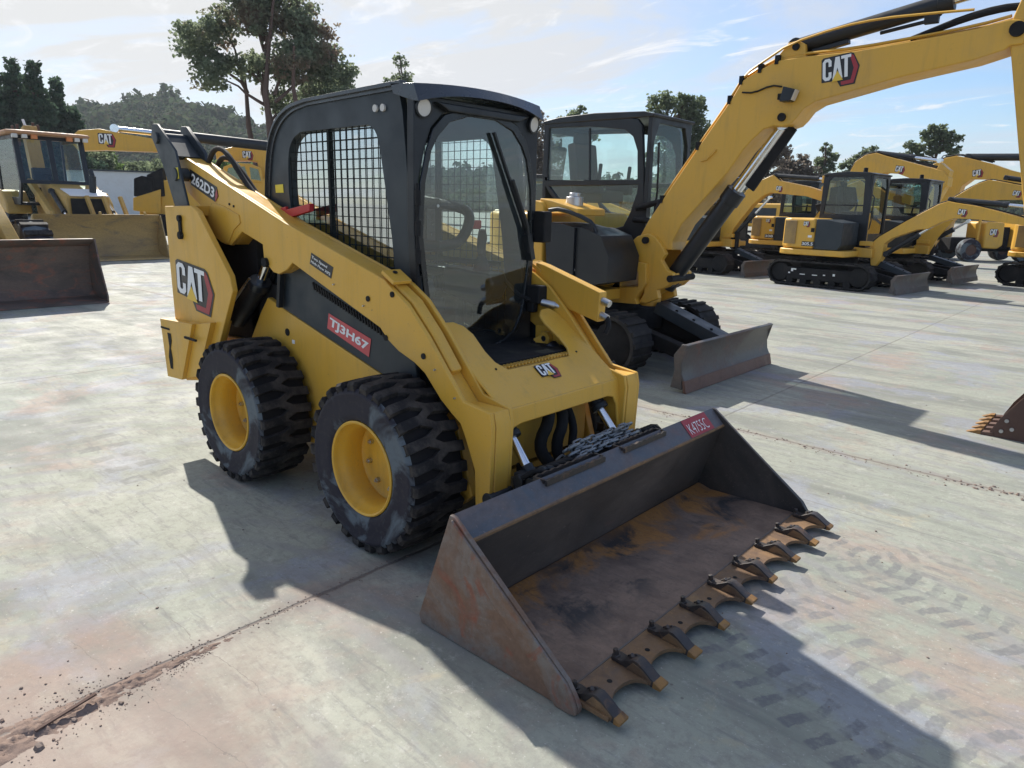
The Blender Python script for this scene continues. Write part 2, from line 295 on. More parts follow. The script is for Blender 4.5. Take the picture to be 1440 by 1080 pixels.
joint(PY_, 2.33, 0.08, 0.22, 0.35, (1, 1, 1), (0.25, 0.20, 0.17))
j4 = joint(PY_, 1.33, 0.006, 0.01, 0.6, (1, 1, 1), (0.16, 0.15, 0.14))
j5 = joint(PX_, -9.6, 0.02, 0.02, 0.6, (1, 1, 1), (0.15, 0.14, 0.13))
j6 = joint(PY_, 7.3, 0.02, 0.02, 0.55, (1, 1, 1), (0.16, 0.15, 0.14))
j7 = joint(PY_, -2.62, 0.012, 0.02, 0.6, (1, 1, 1), (0.14, 0.13, 0.12))
j8 = joint(PX_, 5.1, 0.02, 0.02, 0.6, (1, 1, 1), (0.15, 0.14, 0.13))
# hairline cracks
def crack(x0, y0, ang, seed, width=0.0045):
    global base
    q = ND(n, 'ShaderNodeMapping'); q.vector_type = 'TEXTURE'; q.inputs['Location'].default_value = (x0, y0, 0); q.inputs['Rotation'].default_value = (0, 0, ang)
    n.links.new(P, q.inputs[0]); s = ND(n, 'ShaderNodeSeparateXYZ'); n.links.new(q.outputs[0], s.inputs[0])
    w = ma(n, 'MULTIPLY', ma(n, 'SUBTRACT', nz(n, q.outputs[0], 3.0 + seed, 6, 0.65), 0.5), 0.12)
    d = ma(n, 'ABSOLUTE', ma(n, 'ADD', s.outputs['Y'], w))
    f = mr(n, d, width, width * 0.4, 0, 0.75)
    f = ma(n, 'MULTIPLY', f, mr(n, ma(n, 'ABSOLUTE', s.outputs['X']), 0.9, 1.15, 1, 0))
    f = ma(n, 'MULTIPLY', f, mr(n, nz(n, q.outputs[0], 2.3, 2), 0.35, 0.5))
    base = mix(n, f, base, (0.19, 0.165, 0.145))
crack(-0.35, -1.7, R_(2), 0.0, 0.0016); crack(0.75, -1.88, R_(8), 0.6, 0.0016)
# tread prints of tyres
def prints(x0, y0, ang, half, per, length, strength, skew, col=(0.165, 0.165, 0.165), duty=0.15):
    global base
    q = ND(n, 'ShaderNodeMapping'); q.vector_type = 'TEXTURE'; q.inputs['Location'].default_value = (x0, y0, 0); q.inputs['Rotation'].default_value = (0, 0, ang)
    n.links.new(P, q.inputs[0]); s = ND(n, 'ShaderNodeSeparateXYZ'); n.links.new(q.outputs[0], s.inputs[0])
    ay = ma(n, 'ABSOLUTE', s.outputs['Y'])
    ph = ma(n, 'ADD', s.outputs['X'], ma(n, 'MULTIPLY', ay, skew))
    ph = ma(n, 'ADD', ph, ma(n, 'MULTIPLY', nz(n, q.outputs[0], 5, 5, 0.7), 0.09))
    sn = ma(n, 'SINE', ma(n, 'MULTIPLY', ph, 2 * math.pi / per))
    f = mr(n, sn, duty, duty + 0.3)
    f = ma(n, 'MULTIPLY', f, mr(n, ay, half, half * 0.9))
    f = ma(n, 'MULTIPLY', f, mr(n, ay, 0.015, 0.03, 0.3, 1))
    f = ma(n, 'MULTIPLY', f, mr(n, ma(n, 'ABSOLUTE', s.outputs['X']), length, length * 0.7))
    f = ma(n, 'MULTIPLY', f, mr(n, nz(n, q.outputs[0], 3.2, 6, 0.75), 0.34, 0.50, 0, strength))
    f = ma(n, 'MULTIPLY', f, mr(n, nz(n, q.outputs[0], 34, 4, 0.7), 0.32, 0.54, 0.35, 1))
    base = mix(n, f, base, col)
prints(2.1, 0.62, R_(-20), 0.17, 0.10, 1.3, 0.75, 0.25)
prints(1.9, -0.45, R_(-22), 0.13, 0.105, 1.1, 0.8, 0.1, (0.14, 0.14, 0.15))
prints(2.05, -0.05, R_(-24), 0.14, 0.105, 1.0, 0.7, -0.15, (0.17, 0.17, 0.175))
prints(1.75, 0.45, R_(65), 0.15, 0.11, 0.9, 0.55, -0.5)
prints(1.9, 1.05, R_(40), 0.12, 0.10, 0.9, 0.4, 0.4, (0.36, 0.33, 0.29))
prints(-2.4, -1.15, R_(0), 0.16, 0.24, 1.1, 0.8, 0.0, (0.19, 0.19, 0.175))
prints(2.2, 5.2, R_(-15), 0.2, 0.22, 2.2, 0.55, 0.5, (0.30, 0.27, 0.235))
prints(0.8, 6.2, R_(-14), 0.2, 0.22, 2.6, 0.45, -0.5, (0.32, 0.29, 0.25))
prints(-5.6, -0.6, R_(78), 0.18, 0.2, 2.4, 0.6, 0.5, (0.29, 0.28, 0.265))
n.links.new(base, b.inputs['Base Color'])
n.links.new(mr(n, nz(n, mapd((1, 1, 1)), 3, 5), 0.3, 0.7, 0.66, 0.9), b.inputs['Roughness']); b.inputs['Specular IOR Level'].default_value = 0.3
h = ma(n, 'ADD', ma(n, 'MULTIPLY', nz(n, mapd((1, 1, 1)), 55, 6, 0.7), 0.5), ma(n, 'MULTIPLY', ma(n, 'ADD', j1, ma(n, 'ADD', j2, j3)), -1.5))
bump(n, b, h, 0.6, 0.006)

# ---------------------------------------------------------------- mesh builder
class M:
    def __init__(s): s.v = []; s.f = []; s.m = []; s.mats = []; s.cur = 0
    def mat(s, name):
        if name not in s.mats: s.mats.append(name)
        s.cur = s.mats.index(name); return s
    def add(s, vs, fs):
        o = len(s.v); s.v += [tuple(p) for p in vs]
        for f in fs: s.f.append(tuple(i + o for i in f)); s.m.append(s.cur)
        return s
    def box(s, c, d, rot=None):
        hx, hy, hz = d[0] / 2, d[1] / 2, d[2] / 2
        vs = [Vector((x, y, z)) for x in (-hx, hx) for y in (-hy, hy) for z in (-hz, hz)]
        if rot is not None: vs = [rot @ p for p in vs]
        c = Vector(c)
        return s.add([p + c for p in vs], [(0, 1, 3, 2), (4, 6, 7, 5), (0, 4, 5, 1), (2, 3, 7, 6), (0, 2, 6, 4), (1, 5, 7, 3)])
    def bar(s, a, b_, w, h, upv=(0, 0, 1)):     # box along a segment
        a, b_ = Vector(a), Vector(b_); d = b_ - a; L = d.length; x = d.normalized(); y = Vector(upv).cross(x)
        if y.length < 1e-4: y = Vector((0, 1, 0)).cross(x)
        y.normalize(); z = x.cross(y)
        return s.box((a + b_) / 2, (L, w, h), Matrix((x, y, z)).transposed())
    def poly(s, pts3, ext):                       # closed outline in 3D pushed along a vector
        n_ = len(pts3); e = Vector(ext); A = [Vector(p) for p in pts3]; B_ = [p + e for p in A]
        tri = tessellate_polygon([A])
        fs = [tuple(t) for t in tri] + [tuple(i + n_ for i in reversed(t)) for t in tri]
        if n_ < 40:
            fs = [tuple(range(n_)), tuple(range(2 * n_ - 1, n_ - 1, -1))]
        fs += [(i, i + n_, (i + 1) % n_ + n_, (i + 1) % n_) for i in range(n_)]
        return s.add(A + B_, fs)
    def prism(s, xz, y0, y1): return s.poly([(x, y0, z) for x, z in xz], (0, y1 - y0, 0))
    def prismx(s, yz, x0, x1): return s.poly([(x0, y, z) for y, z in yz], (x1 - x0, 0, 0))
    def prismz(s, xy, z0, z1): return s.poly([(x, y, z0) for x, y in xy], (0, 0, z1 - z0))
    def holed(s, outer, holes, ext):             # outline with holes, pushed along a vector
        loops = [[Vector(p) for p in l] for l in [outer] + holes]; e = Vector(ext)
        flat = [p for l in loops for p in l]; n_ = len(flat); tri = tessellate_polygon(loops)
        fs = [tuple(t) for t in tri] + [tuple(i + n_ for i in reversed(t)) for t in tri]
        o = 0
        for l in loops:
            k = len(l); fs += [(o + i, o + i + n_, o + (i + 1) % k + n_, o + (i + 1) % k) for i in range(k)]; o += k
        return s.add(flat + [p + e for p in flat], fs)
    def cyl(s, a, b_, r, r2=None, seg=16, caps=True):
        a, b_ = Vector(a), Vector(b_); r2 = r if r2 is None else r2; d = (b_ - a).normalized()
        u = d.cross(Vector((0, 0, 1)));  u = u if u.length > 1e-3 else Vector((1, 0, 0)); u.normalize(); w = d.cross(u)
        vs = []
        for c, rr in ((a, r), (b_, r2)):
            vs += [c + (u * math.cos(2 * math.pi * i / seg) + w * math.sin(2 * math.pi * i / seg)) * rr for i in range(seg)]
        fs = [(i, (i + 1) % seg, (i + 1) % seg + seg, i + seg) for i in range(seg)]
        if caps: fs += [tuple(reversed(range(seg))), tuple(range(seg, 2 * seg))]
        return s.add(vs, fs)
    def tube(s, path, r, seg=8, smooth=0):
        P_ = [Vector(p) for p in path]
        for _ in range(smooth):
            q = [P_[0]]
            for i in range(len(P_) - 1):
                q += [P_[i] * .75 + P_[i + 1] * .25, P_[i] * .25 + P_[i + 1] * .75]
            P_ = q + [P_[-1]]
        vs = []; pu = None
        for i, p in enumerate(P_):
            d = (P_[min(i + 1, len(P_) - 1)] - P_[max(i - 1, 0)]).normalized()
            u = d.cross(Vector((0, 0, 1))) if pu is None else (pu - d * pu.dot(d))
            if u.length < 1e-3: u = d.cross(Vector((0, 1, 0)))
            u.normalize(); pu = u; w = d.cross(u)
            rr = r[i] if isinstance(r, (list, tuple)) else r
            vs += [p + (u * math.cos(2 * math.pi * k / seg) + w * math.sin(2 * math.pi * k / seg)) * rr for k in range(seg)]
        fs = [(i * seg + k, i * seg + (k + 1) % seg, (i + 1) * seg + (k + 1) % seg, (i + 1) * seg + k) for i in range(len(P_) - 1) for k in range(seg)]
        fs += [tuple(reversed(range(seg))), tuple(range((len(P_) - 1) * seg, len(P_) * seg))]
        return s.add(vs, fs)
    def lathe(s, prof, c, seg=48, axis='Y'):     # prof: (radius, along axis)
        c = Vector(c); vs = []
        for r, h in prof:
            for i in range(seg):
                a = 2 * math.pi * i / seg
                p = Vector((r * math.cos(a), h, r * math.sin(a))) if axis == 'Y' else Vector((r * math.cos(a), r * math.sin(a), h))
                vs.append(c + p)
        k = len(prof)
        fs = [(j * seg + i, j * seg + (i + 1) % seg, (j + 1) * seg + (i + 1) % seg, (j + 1) * seg + i) for j in range(k - 1) for i in range(seg)]
        return s.add(vs, fs)
    def disc(s, c, r, axis, seg=14, th=0.004):
        a = Vector(axis).normalized(); return s.cyl(Vector(c), Vector(c) + a * th, r, seg=seg)
    def text(s, body, origin, u, v_, h, w=None, bold=0.02, lift=0.0015):
        key = (body, bold)
        if key not in TXT:
            cu = bpy.data.curves.new('lettering', 'FONT'); cu.body = body; cu.offset = bold; cu.resolution_u = 3
            ob = bpy.data.objects.new('lettering', cu); COL.objects.link(ob)
            me = ob.evaluated_get(bpy.context.evaluated_depsgraph_get()).to_mesh()
            vs = [tuple(q.co) for q in me.vertices]; fs = [tuple(q.vertices) for q in me.polygons]
            bpy.data.objects.remove(ob); bpy.data.curves.remove(cu)
            x0 = min(q[0] for q in vs); x1 = max(q[0] for q in vs); y0 = min(q[1] for q in vs); y1 = max(q[1] for q in vs)
            TXT[key] = ([((q[0] - x0) / (x1 - x0), (q[1] - y0) / (y1 - y0)) for q in vs], fs, (x1 - x0) / (y1 - y0))
        vs, fs, asp = TXT[key]; w = w or h * asp
        o = Vector(origin); u = Vector(u).normalized(); v_ = Vector(v_).normalized(); nn = u.cross(v_) * lift
        return s.add([o + u * (a * w) + v_ * (b2 * h) + nn for a, b2 in vs], fs)
    def flat(s, pts2, origin, u, v_, sc, lift, scy=None):
        o = Vector(origin); u = Vector(u).normalized(); v_ = Vector(v_).normalized(); nn = u.cross(v_)
        return s.poly([o + u * (a * sc) + v_ * (b2 * (scy or sc)) + nn * lift for a, b2 in pts2], nn * -0.0008)
    def build(s, name, parent=None, mat=None, bevel=0.0, smooth=35, seg=2, weld=False):
        me = bpy.data.meshes.new(name); me.from_pydata(s.v, [], s.f)
        bm = bmesh.new(); bm.from_mesh(me); bmesh.ops.recalc_face_normals(bm, faces=bm.faces); bm.to_mesh(me); bm.free()
        names = s.mats if s.mats else [mat]
        for k in names: me.materials.append(MATS[k])
        if len(names) > 1:
            for i, p in enumerate(me.polygons): p.material_index = s.m[i]
        if smooth:
            me.shade_smooth(); me.set_sharp_from_angle(angle=R_(smooth))
        ob = bpy.data.objects.new(name, me); COL.objects.link(ob)
        if parent is not None: ob.parent = parent
        if bevel:
            bv = ob.modifiers.new('bevel', 'BEVEL'); bv.width = bevel; bv.segments = seg; bv.limit_method = 'ANGLE'; bv.angle_limit = R_(35); bv.harden_normals = True
        return ob
TXT = {}
def K(name): q = M(); return q.mat(name)
def mir(pts2): return [(x, -y) for x, y in pts2]
def thing(name, label, cat, loc=(0, 0, 0), az=0.0, group=None):
    o = bpy.data.objects.new(name, None); COL.objects.link(o); o.location = loc; o.rotation_euler = (0, 0, R_(az)); o.empty_display_size = 0.2
    o['label'] = label; o['category'] = cat
    if group: o['group'] = group
    return o
def tag(o, label=None, cat=None, group=None, kind=None):
    for k, v2 in (('label', label), ('category', cat), ('group', group), ('kind', kind)):
        if v2: o[k] = v2
    return o

# badge: white capitals on a dark and red hexagon with a yellow peak
def badge(parent, origin, u, v_, h, name='badge', wide=1.0):
    q = M(); hy = h; h = h * wide
    q.mat('decal_black').flat([(-.05, .17), (-.05, 1.0), (.02, 1.06), (1.03, 1.06), (1.13, 1.0), (1.34, .52), (1.17, -.1), (.64, -.1), (.52, .14)], origin, u, v_, h, scy=hy, lift=0.0016)
    q.mat('decal_red').flat([(1.06, .98), (1.13, .92), (1.29, .50), (1.12, -.05), (.68, -.05), (.66, .08), (1.02, .08), (1.13, .48), (.98, .98)], origin, u, v_, h, scy=hy, lift=0.0030)
    q.mat('decal_yellow').flat([(.34, .13), (.545, .50), (.75, .13)], origin, u, v_, h, scy=hy, lift=0.0078)
    q.mat('decal_white')
    C_ = [(.0, .32), (.0, .90), (.09, 1.0), (.25, 1.0), (.33, .90), (.33, .70), (.22, .70), (.22, .86), (.19, .89), (.14, .89), (.11, .86), (.11, .36), (.14, .33), (.19, .33), (.22, .36), (.22, .50), (.33, .50), (.33, .30), (.25, .21), (.09, .21)]
    A_ = [(.36, .21), (.47, 1.0), (.62, 1.0), (.73, .21), (.62, .21), (.60, .40), (.545, .62), (.49, .40), (.47, .21)]
    T_ = [(.68, .89), (.68, 1.0), (1.04, 1.0), (1.04, .89), (.92, .89), (.92, .21), (.80, .21), (.80, .89)]
    for l in (C_, A_, T_): q.flat(l, origin, u, v_, h, scy=hy, lift=0.0060)
    return q.build(name, parent, smooth=0)

# ================================================================ ground
g = M(); g.mat('concrete'); nG = 8
gx = [-900, -60, -20, -6, 0, 3, 8, 40, 900]; gy = [-900, -30, -8, -3, 0, 3, 12, 60, 900]
g.add([(x, y, 0) for x in gx for y in gy], [(i * 9 + j, (i + 1) * 9 + j, (i + 1) * 9 + j + 1, i * 9 + j + 1) for i in range(8) for j in range(8)])
go = g.build('ground', smooth=0); tag(go, kind='structure')
rnd = random.Random(5)
def stone_bits(spots, name):
    q = M(); q.mat('soil')
    for (x, y, r) in spots:
        q.mat(rnd.choice(['soil', 'soil', 'stone']))
        k = rnd.randint(5, 7); a0 = rnd.random() * 6; hgt = r * rnd.uniform(.5, .95)
        base_ = [(x + r * rnd.uniform(.7, 1.25) * math.cos(a0 + 2 * math.pi * i / k), y + r * rnd.uniform(.6, 1.2) * math.sin(a0 + 2 * math.pi * i / k), 0.001) for i in range(k)]
        top = [(x + (p[0] - x) * .6, y + (p[1] - y) * .6, hgt * rnd.uniform(.75, 1.1)) for p in base_]
        q.add(base_ + top, [tuple(range(k, 2 * k))] + [(i, (i + 1) % k, (i + 1) % k + k, i + k) for i in range(k)])
    ob = q.build(name, smooth=0); tag(ob, kind='stuff'); return ob
sp = []
for i in range(520):
    t = rnd.random() ** 1.5; y = -2.75 + 1.05 * t; s_ = 0.30 * (1 - t) + .03
    sp.append((0.22 + rnd.gauss(0, .5) * s_ * 1.3, y + rnd.gauss(0, .03), rnd.uniform(.0015, .0075) * (1.4 - t)))
for i in range(900):
    t = rnd.random() ** 1.2; sp.append((0.24 + rnd.gauss(0, .16) * (1.05 - t), -2.78 + 1.1 * t, rnd.uniform(.0008, .003)))
for i in range(260): sp.append((0.19 + rnd.gauss(0, .018), rnd.uniform(-1.9, -.7), rnd.uniform(.0015, .0045)))
for i in range(260):
    x = rnd.uniform(-.3, 3.2) ** 1.0; sp.append((x, 2.33 + rnd.gauss(0, .035) - .02, rnd.uniform(.0015, .006) + (rnd.random() < .06) * .006))
for i in range(46): sp.append((rnd.uniform(1.8, 2.6), 2.30 + rnd.gauss(0, .05), rnd.uniform(.004, .012)))
for i in range(160): sp.append((rnd.uniform(-2.5, 3), rnd.uniform(-2.2, 4.5), rnd.uniform(.002, .007)))
st_ = stone_bits(sp, 'gravel'); st_['label'] = 'brown crumbs of soil and gravel scattered along the slab joints'; st_['category'] = 'gravel'
# low ridge of washed-in soil along the broken joint
q = K('soil'); nu_, nv_ = 150, 26; vs = []
for i in range(nu_ + 1):
    t = i / nu_; y = -2.80 + 1.25 * t; w_ = .15 * (1 - t) ** 1.3 + .012
    for j in range(nv_ + 1):
        s_ = 2 * j / nv_ - 1; x = .21 + .05 * (1 - t) + s_ * w_ + .012 * noise.noise(Vector((y * 6, 3, 0))) + .02 * s_ * noise.noise(Vector((y * 9, s_ * 2, 7)))
        h_ = (1 - abs(s_) ** 1.5) * (.022 * (1 - t) + .004) * (.55 + .9 * noise.noise(Vector((x * 22, y * 22, 1))) + .8 * noise.noise(Vector((x * 60, y * 60, 4))) + .5 * noise.noise(Vector((x * 140, y * 140, 9))))
        vs.append((x, y, max(-.002, h_ - .0015) if abs(s_) < .99 else -.003))
q.add(vs, [(i * (nv_ + 1) + j, (i + 1) * (nv_ + 1) + j, (i + 1) * (nv_ + 1) + j + 1, i * (nv_ + 1) + j + 1) for i in range(nu_) for j in range(nv_)])
o_ = q.build('soil', smooth=80); tag(o_, kind='stuff')
# splinter of wood and a few flat stones in the broken joint
sv = K('stone'); sv.poly([(.30, -2.18, .006), (.36, -2.08, .02), (.335, -2.075, .022), (.27, -2.16, .008)], (0.004, 0, .012))
o_ = K('bark').bar((.26, -2.24, .012), (.235, -2.06, .030), .012, .006).build('wood_splinter'); tag(o_, 'small dark wood splinter lying in the broken concrete joint at lower left', 'splinter')
for i, (x, y, r, lb) in enumerate([(.33, -2.25, .020, 'pale flat stone in the broken joint nearest the photo corner'), (.275, -2.14, .015, 'small pale stone behind the wood splinter in the joint'), (.30, -2.01, .011, 'pale pebble in the joint farthest along from the splinter')]):
    q = K('stone'); k = 7
    pb = [(x + r * rnd.uniform(.8, 1.2) * math.cos(6.28 * j / k), y + r * rnd.uniform(.6, .9) * math.sin(6.28 * j / k)) for j in range(k)]
    tp_ = [(x + (a_ - x) * rnd.uniform(.5, .85) + .002, y + (b3 - y) * rnd.uniform(.5, .85), r * rnd.uniform(.35, .7)) for a_, b3 in pb]
    q.add([(a_, b3, .001) for a_, b3 in pb] + tp_, [tuple(range(k, 2 * k))] + [(j, (j + 1) % k, (j + 1) % k + k, j + k) for j in range(k)]); o_ = q.build('stone', smooth=0); tag(o_, lb, 'stone')

# ================================================================ skid steer loader (front axle over the origin, facing +X)
S = thing('skid_steer_loader', 'yellow and black skid steer loader with a wide rusty toothed bucket in the foreground', 'skid steer loader', (-0.63, 0, 0))
class Sub:     # keeps world-frame meshes under an Empty that is not at the origin
    def __call__(s, o):
        o.location = o.location - Vector((-0.63, 0, 0)); return o
sub = Sub()
def SP(q, name, mat=None, bevel=0.0, smooth=35, **k):
    return sub(q.build(name, S, mat, bevel, smooth, **k))

# --- wheels
def lug_tyre():
    q = M(); q.mat('tyre')
    # outer side at h = -0.15 (toward -Y)
    prof = [(.222, -.120), (.230, -.142), (.242, -.150), (.262, -.1525), (.300, -.1535), (.340, -.1535), (.350, -.1565), (.359, -.1565), (.366, -.152), (.380, -.140), (.387, -.115), (.389, 0)]
    prof += [(r, -h) for r, h in reversed(prof[:-1])]
    k_ = [i for i, (r, h) in enumerate(prof) if abs(h) < .151 and r > .364]
    q.lathe(prof[:k_[0] + 1], (0, 0, 0), 64); q.lathe(prof[k_[-1]:], (0, 0, 0), 64); q.mat('tyre_groove').lathe(prof[k_[0]:k_[-1] + 1], (0, 0, 0), 64)
    q.mat('tyre_tread'); N_ = 26
    for sd in (-1, 1):
        for i in range(N_):
            a0 = 2 * math.pi * (i + (0.5 if sd > 0 else 0)) / N_
            rows = [(-.150, 0.0, .350, .372, .066), (-.157, .0, .356, .394, .070), (-.146, 0.0, .36, .409, .070), (-.036, 0.03, .36, .414, .068), (.006, 0.095, .36, .414, .062), (.048, 0.125, .36, .412, .050)]
            vs = []
            for (w, da, ri, ro, hw) in rows:
                for (rr, sg) in ((ri, -1), (ro, -.84), (ro, .84), (ri, 1)):
                    a = a0 + da + sg * hw
                    vs.append((rr * math.cos(a), w if sd < 0 else -w, rr * math.sin(a)))
            fs = []
            for r_ in range(len(rows) - 1):
                for c_ in range(3): fs.append((r_ * 4 + c_, r_ * 4 + c_ + 1, r_ * 4 + 5 + c_, r_ * 4 + 4 + c_))
            fs += [(0, 1, 2, 3), tuple((len(rows) - 1) * 4 + c_ for c_ in (3, 2, 1, 0))]
            q.add(vs, fs)
    return q
def rim_mesh():
    q = M(); q.mat('yellow_rim')
    q.lathe([(.224, -.128), (.228, -.146), (.222, -.151), (.214, -.147), (.209, -.135), (.207, -.120), (.196, -.105), (.188, -.075), (.186, -.02), (.190, .0), (.182, .008), (.160, .012), (.120, .012), (.090, .004), (.0, .004)], (0, 0, 0), 56)
    q.mat('silver')
    for i in range(8):
        a = 2 * math.pi * (i + .3) / 8; c = (.135 * math.cos(a), .012, .135 * math.sin(a))
        q.cyl(c, (c[0], -.006, c[2]), .013, seg=6); q.cyl((c[0], -.006, c[2]), (c[0], -.014, c[2]), .007, seg=8)
    q.cyl((.16, -.085, .10), (.175, -.10, .112), .008, seg=8); q.lathe([(.022, -.098), (.026, -.103), (.018, -.104)], (.15, 0, .115), 12)
    return q
tyre0 = lug_tyre().build('wheel', S, bevel=0.0025, seg=1); rim0 = rim_mesh().build('rim', tyre0, smooth=40)
tyre0.location = (0.63, -.682, .414)
for (x, y, rot) in ((-1.261, -.682, .21), (0, .682, .1), (-1.261, .682, .35)):
    t_ = tyre0.copy(); COL.objects.link(t_); t_.location = (x + .63, y, .414)
    t_.rotation_euler = (0, rot, 0) if y < 0 else (0, rot, math.pi)
    r_ = rim0.copy(); COL.objects.link(r_); r_.parent = t_

# --- lower chassis
CH = [(-2.512, 0.612), (-2.079, 0.723), (-1.578, 0.755), (-1.433, 0.943), (-1.337, 1.047), (-1.213, 1.01), (-0.269, 0.769), (-0.041, 0.727), (0.139, 0.508), (0.288, 0.26)]
chp = CH[:8] + [(0.30, .62), (0.40, .30), (.33, .235), (-1.75, .235), (-2.10, .42)]
q = K('yellow'); q.prism(chp, -.50, -.45); q.prism(chp, .45, .50)
q.prism([(-2.05, .26), (.30, .26), (.30, .30), (-2.05, .30)], -.447, .447)
SP(q, 'chassis', bevel=.008)
q = K('dark')
q.box((-.80, 0, .60), (2.2, .88, .55)); q.box((-1.85, 0, .95), (.72, .94, 1.05)); q.box((-.2, 0, .55), (.8, .86, .5))
q.box((-1.35, -.40, .95), (.5, .14, .35)); q.box((-1.35, .40, .95), (.5, .14, .35))
for s_ in (-1, 1):
    for k in range(5): q.tube([(-1.75 + .11 * k, s_ * .42, .75 + .03 * k), (-1.6 + .1 * k, s_ * .44, 1.0), (-1.45 + .09 * k, s_ * .42, 1.2)], .016, smooth=2)
SP(q, 'engine_block', bevel=.01)
q = K('yellow')                                      # front of the chassis under the arms
q.box((.33, 0, .52), (.05, .86, .34)); q.box((.36, -.20, .60), (.06, .03, .22)); q.box((.36, .20, .60), (.06, .03, .22)); q.box((.25, 0, .735), (.24, .86, .03))
SP(q, 'front_plate', bevel=.006)
q = K('dark')
q.tube([(.38, .03, .70), (.47, -.02, .60), (.45, -.10, .46), (.52, -.06, .36)], .032, smooth=2)
q.tube([(.38, .10, .70), (.49, .07, .58), (.48, .0, .44), (.54, .02, .34)], .030, smooth=2)
q.tube([(.38, -.33, .70), (.43, -.34, .60), (.46, -.30, .5)], .018, smooth=2)
q.tube([(.37, .18, .66), (.45, .20, .52), (.5, .12, .42)], .022, smooth=2)
SP(q, 'hydraulic_hose', smooth=60)

# black side panels between chassis and arm
pan = [(-1.17, 1.252), (-1.019, 1.341), (-0.826, 1.276), (-0.19, 1.087), (-0.005, 0.972), (0.024, 0.786), (-0.035, 0.729), (-0.262, 0.774), (-1.188, 1.009)]
for s_ in (-1, 1):
    q = K('slate'); q.prism(pan, s_ * .478, s_ * .505); ob = SP(q, 'side_panel', bevel=.006)
    q = K('dark')
    gr = [(-0.826, 1.181), (-0.225, 0.999), (-0.215, 0.964), (-0.809, 1.14)]
    if s_ < 0:
        (xa, za), (xb, zb), (xc, zc_), (xd, zd) = gr
        for k in range(26):
            t = k / 25.0
            q.bar((xa + (xb - xa) * t, -.508, za + (zb - za) * t), (xd + (xc - xd) * t, -.508, zd + (zc_ - zd) * t), .012, .010)
        q.build('grille', ob)
        lab = [(-0.69, 1.027), (-0.323, 0.939), (-0.345, 0.842), (-0.709, 0.944)]
        tl, tr2, br, bl = [Vector((x, -.507, z)) for x, z in lab]
        q = M(); q.mat('decal_label_red').poly([bl, br, tr2, tl], (0, -.0015, 0))
        u = (br - bl).normalized(); v2 = (tl - bl); v2 = (v2 - u * v2.dot(u)).normalized()
        wd = (br - bl).length; hh = (tl - bl).dot(v2)
        q.mat('decal_white').text('TJ3H67', bl + u * .015 + v2 * hh * .14 + Vector((0, -.002, 0)), u, v2, hh * .72, wd - .03, .035)
        q.build('number_label', ob, smooth=0)
        q = M(); q.mat('decal_white').flat([(0, 0), (1, 0), (1, .8), (0, .8)], (-1.085, -.4995, .805), (1, 0, 0), (0, 0, 1), .028, .002); q.mat('dark').disc((-1.13, -.50, .865), .022, (0, -1, 0)); SP(q, 'filler_cap', smooth=0)

# --- rear towers, badges, counterweights
TW = [(-2.186, 1.556), (-1.811, 1.566), (-1.732, 1.535), (-1.384, 1.181), (-1.363, 1.093), (-1.584, 0.748), (-1.871, 0.473), (-2.096, 0.432), (-2.183, 0.841)]
for s_ in (-1, 1):
    q = K('yellow'); q.prism(TW, s_ * .665, s_ * .70); q.prism([TW[0], TW[1], (TW[1][0] - .02, TW[1][1] - .06), (TW[0][0] + .01, TW[0][1] - .06)], s_ * .52, s_ * .664)
    q.prism([TW[0], (TW[0][0] + .03, TW[0][1]), (TW[8][0] + .06, TW[8][1]), TW[8]], s_ * .40, s_ * .664)
    tw = SP(q, 'rear_tower', bevel=.006)
    if s_ < 0:
        lt = [(-1.963, 1.487), (-1.965, 1.384)]
        q = K('dark'); q.bar((lt[0][0], -.708, lt[0][1]), (lt[1][0], -.708, lt[1][1]), .030, .012, (0, 1, 0)); q.disc((lt[0][0], -.70, lt[0][1]), .020, (0, -1, 0), th=.02); q.disc((lt[1][0], -.70, lt[1][1]), .024, (0, -1, 0), th=.022)
        q.build('latch', tw, bevel=.003)
        bd = [(-2.083, 1.01), (-1.718, 1.046), (-2.015, 1.237)]
        ub = Vector((bd[1][0] - bd[0][0], 0, bd[1][1] - bd[0][1]))
        badge(tw, (bd[0][0] - .0, -.7015, bd[0][1] - .035), (1, 0, -.10), (.05, 0, 1), .245, wide=1.5)
    c1_ = [(-2.272, 0.832), (-1.796, 0.854), (-2.017, 0.461), (-2.237, 0.446)]
    c2_ = [(-1.833, 0.847), (-1.598, 0.885), (-1.827, 0.515), (-2.054, 0.455)]
    q = K('yellow'); q.prism(c1_, s_ * .62, s_ * .76); q.prism(c2_, s_ * .60, s_ * .735)
    q.mat('dark')
    q.box((c1_[0][0] + .07, s_ * .761, c1_[0][1] - .055), (.13, .006, .012)); q.box((c2_[0][0] + .0, s_ * .762, c2_[0][1] - .09), (.16, .012, .014))
    q.poly([(c1_[0][0] + .10 + a_, s_ * .761, c1_[0][1] - .08 + b2) for a_, b2 in ((0, 0), (.05, .0), (.055, -.05), (.03, -.10), (.045, -.17), (.035, -.24), (.0, -.24), (-.012, -.16), (.012, -.09))], (0, s_ * .002, 0))
    SP(q, 'counterweight', bevel=.012)
q = K('slate'); q.box((-2.30, 0, 1.0), (.10, .80, .95)); SP(q, 'rear_door', bevel=.03)

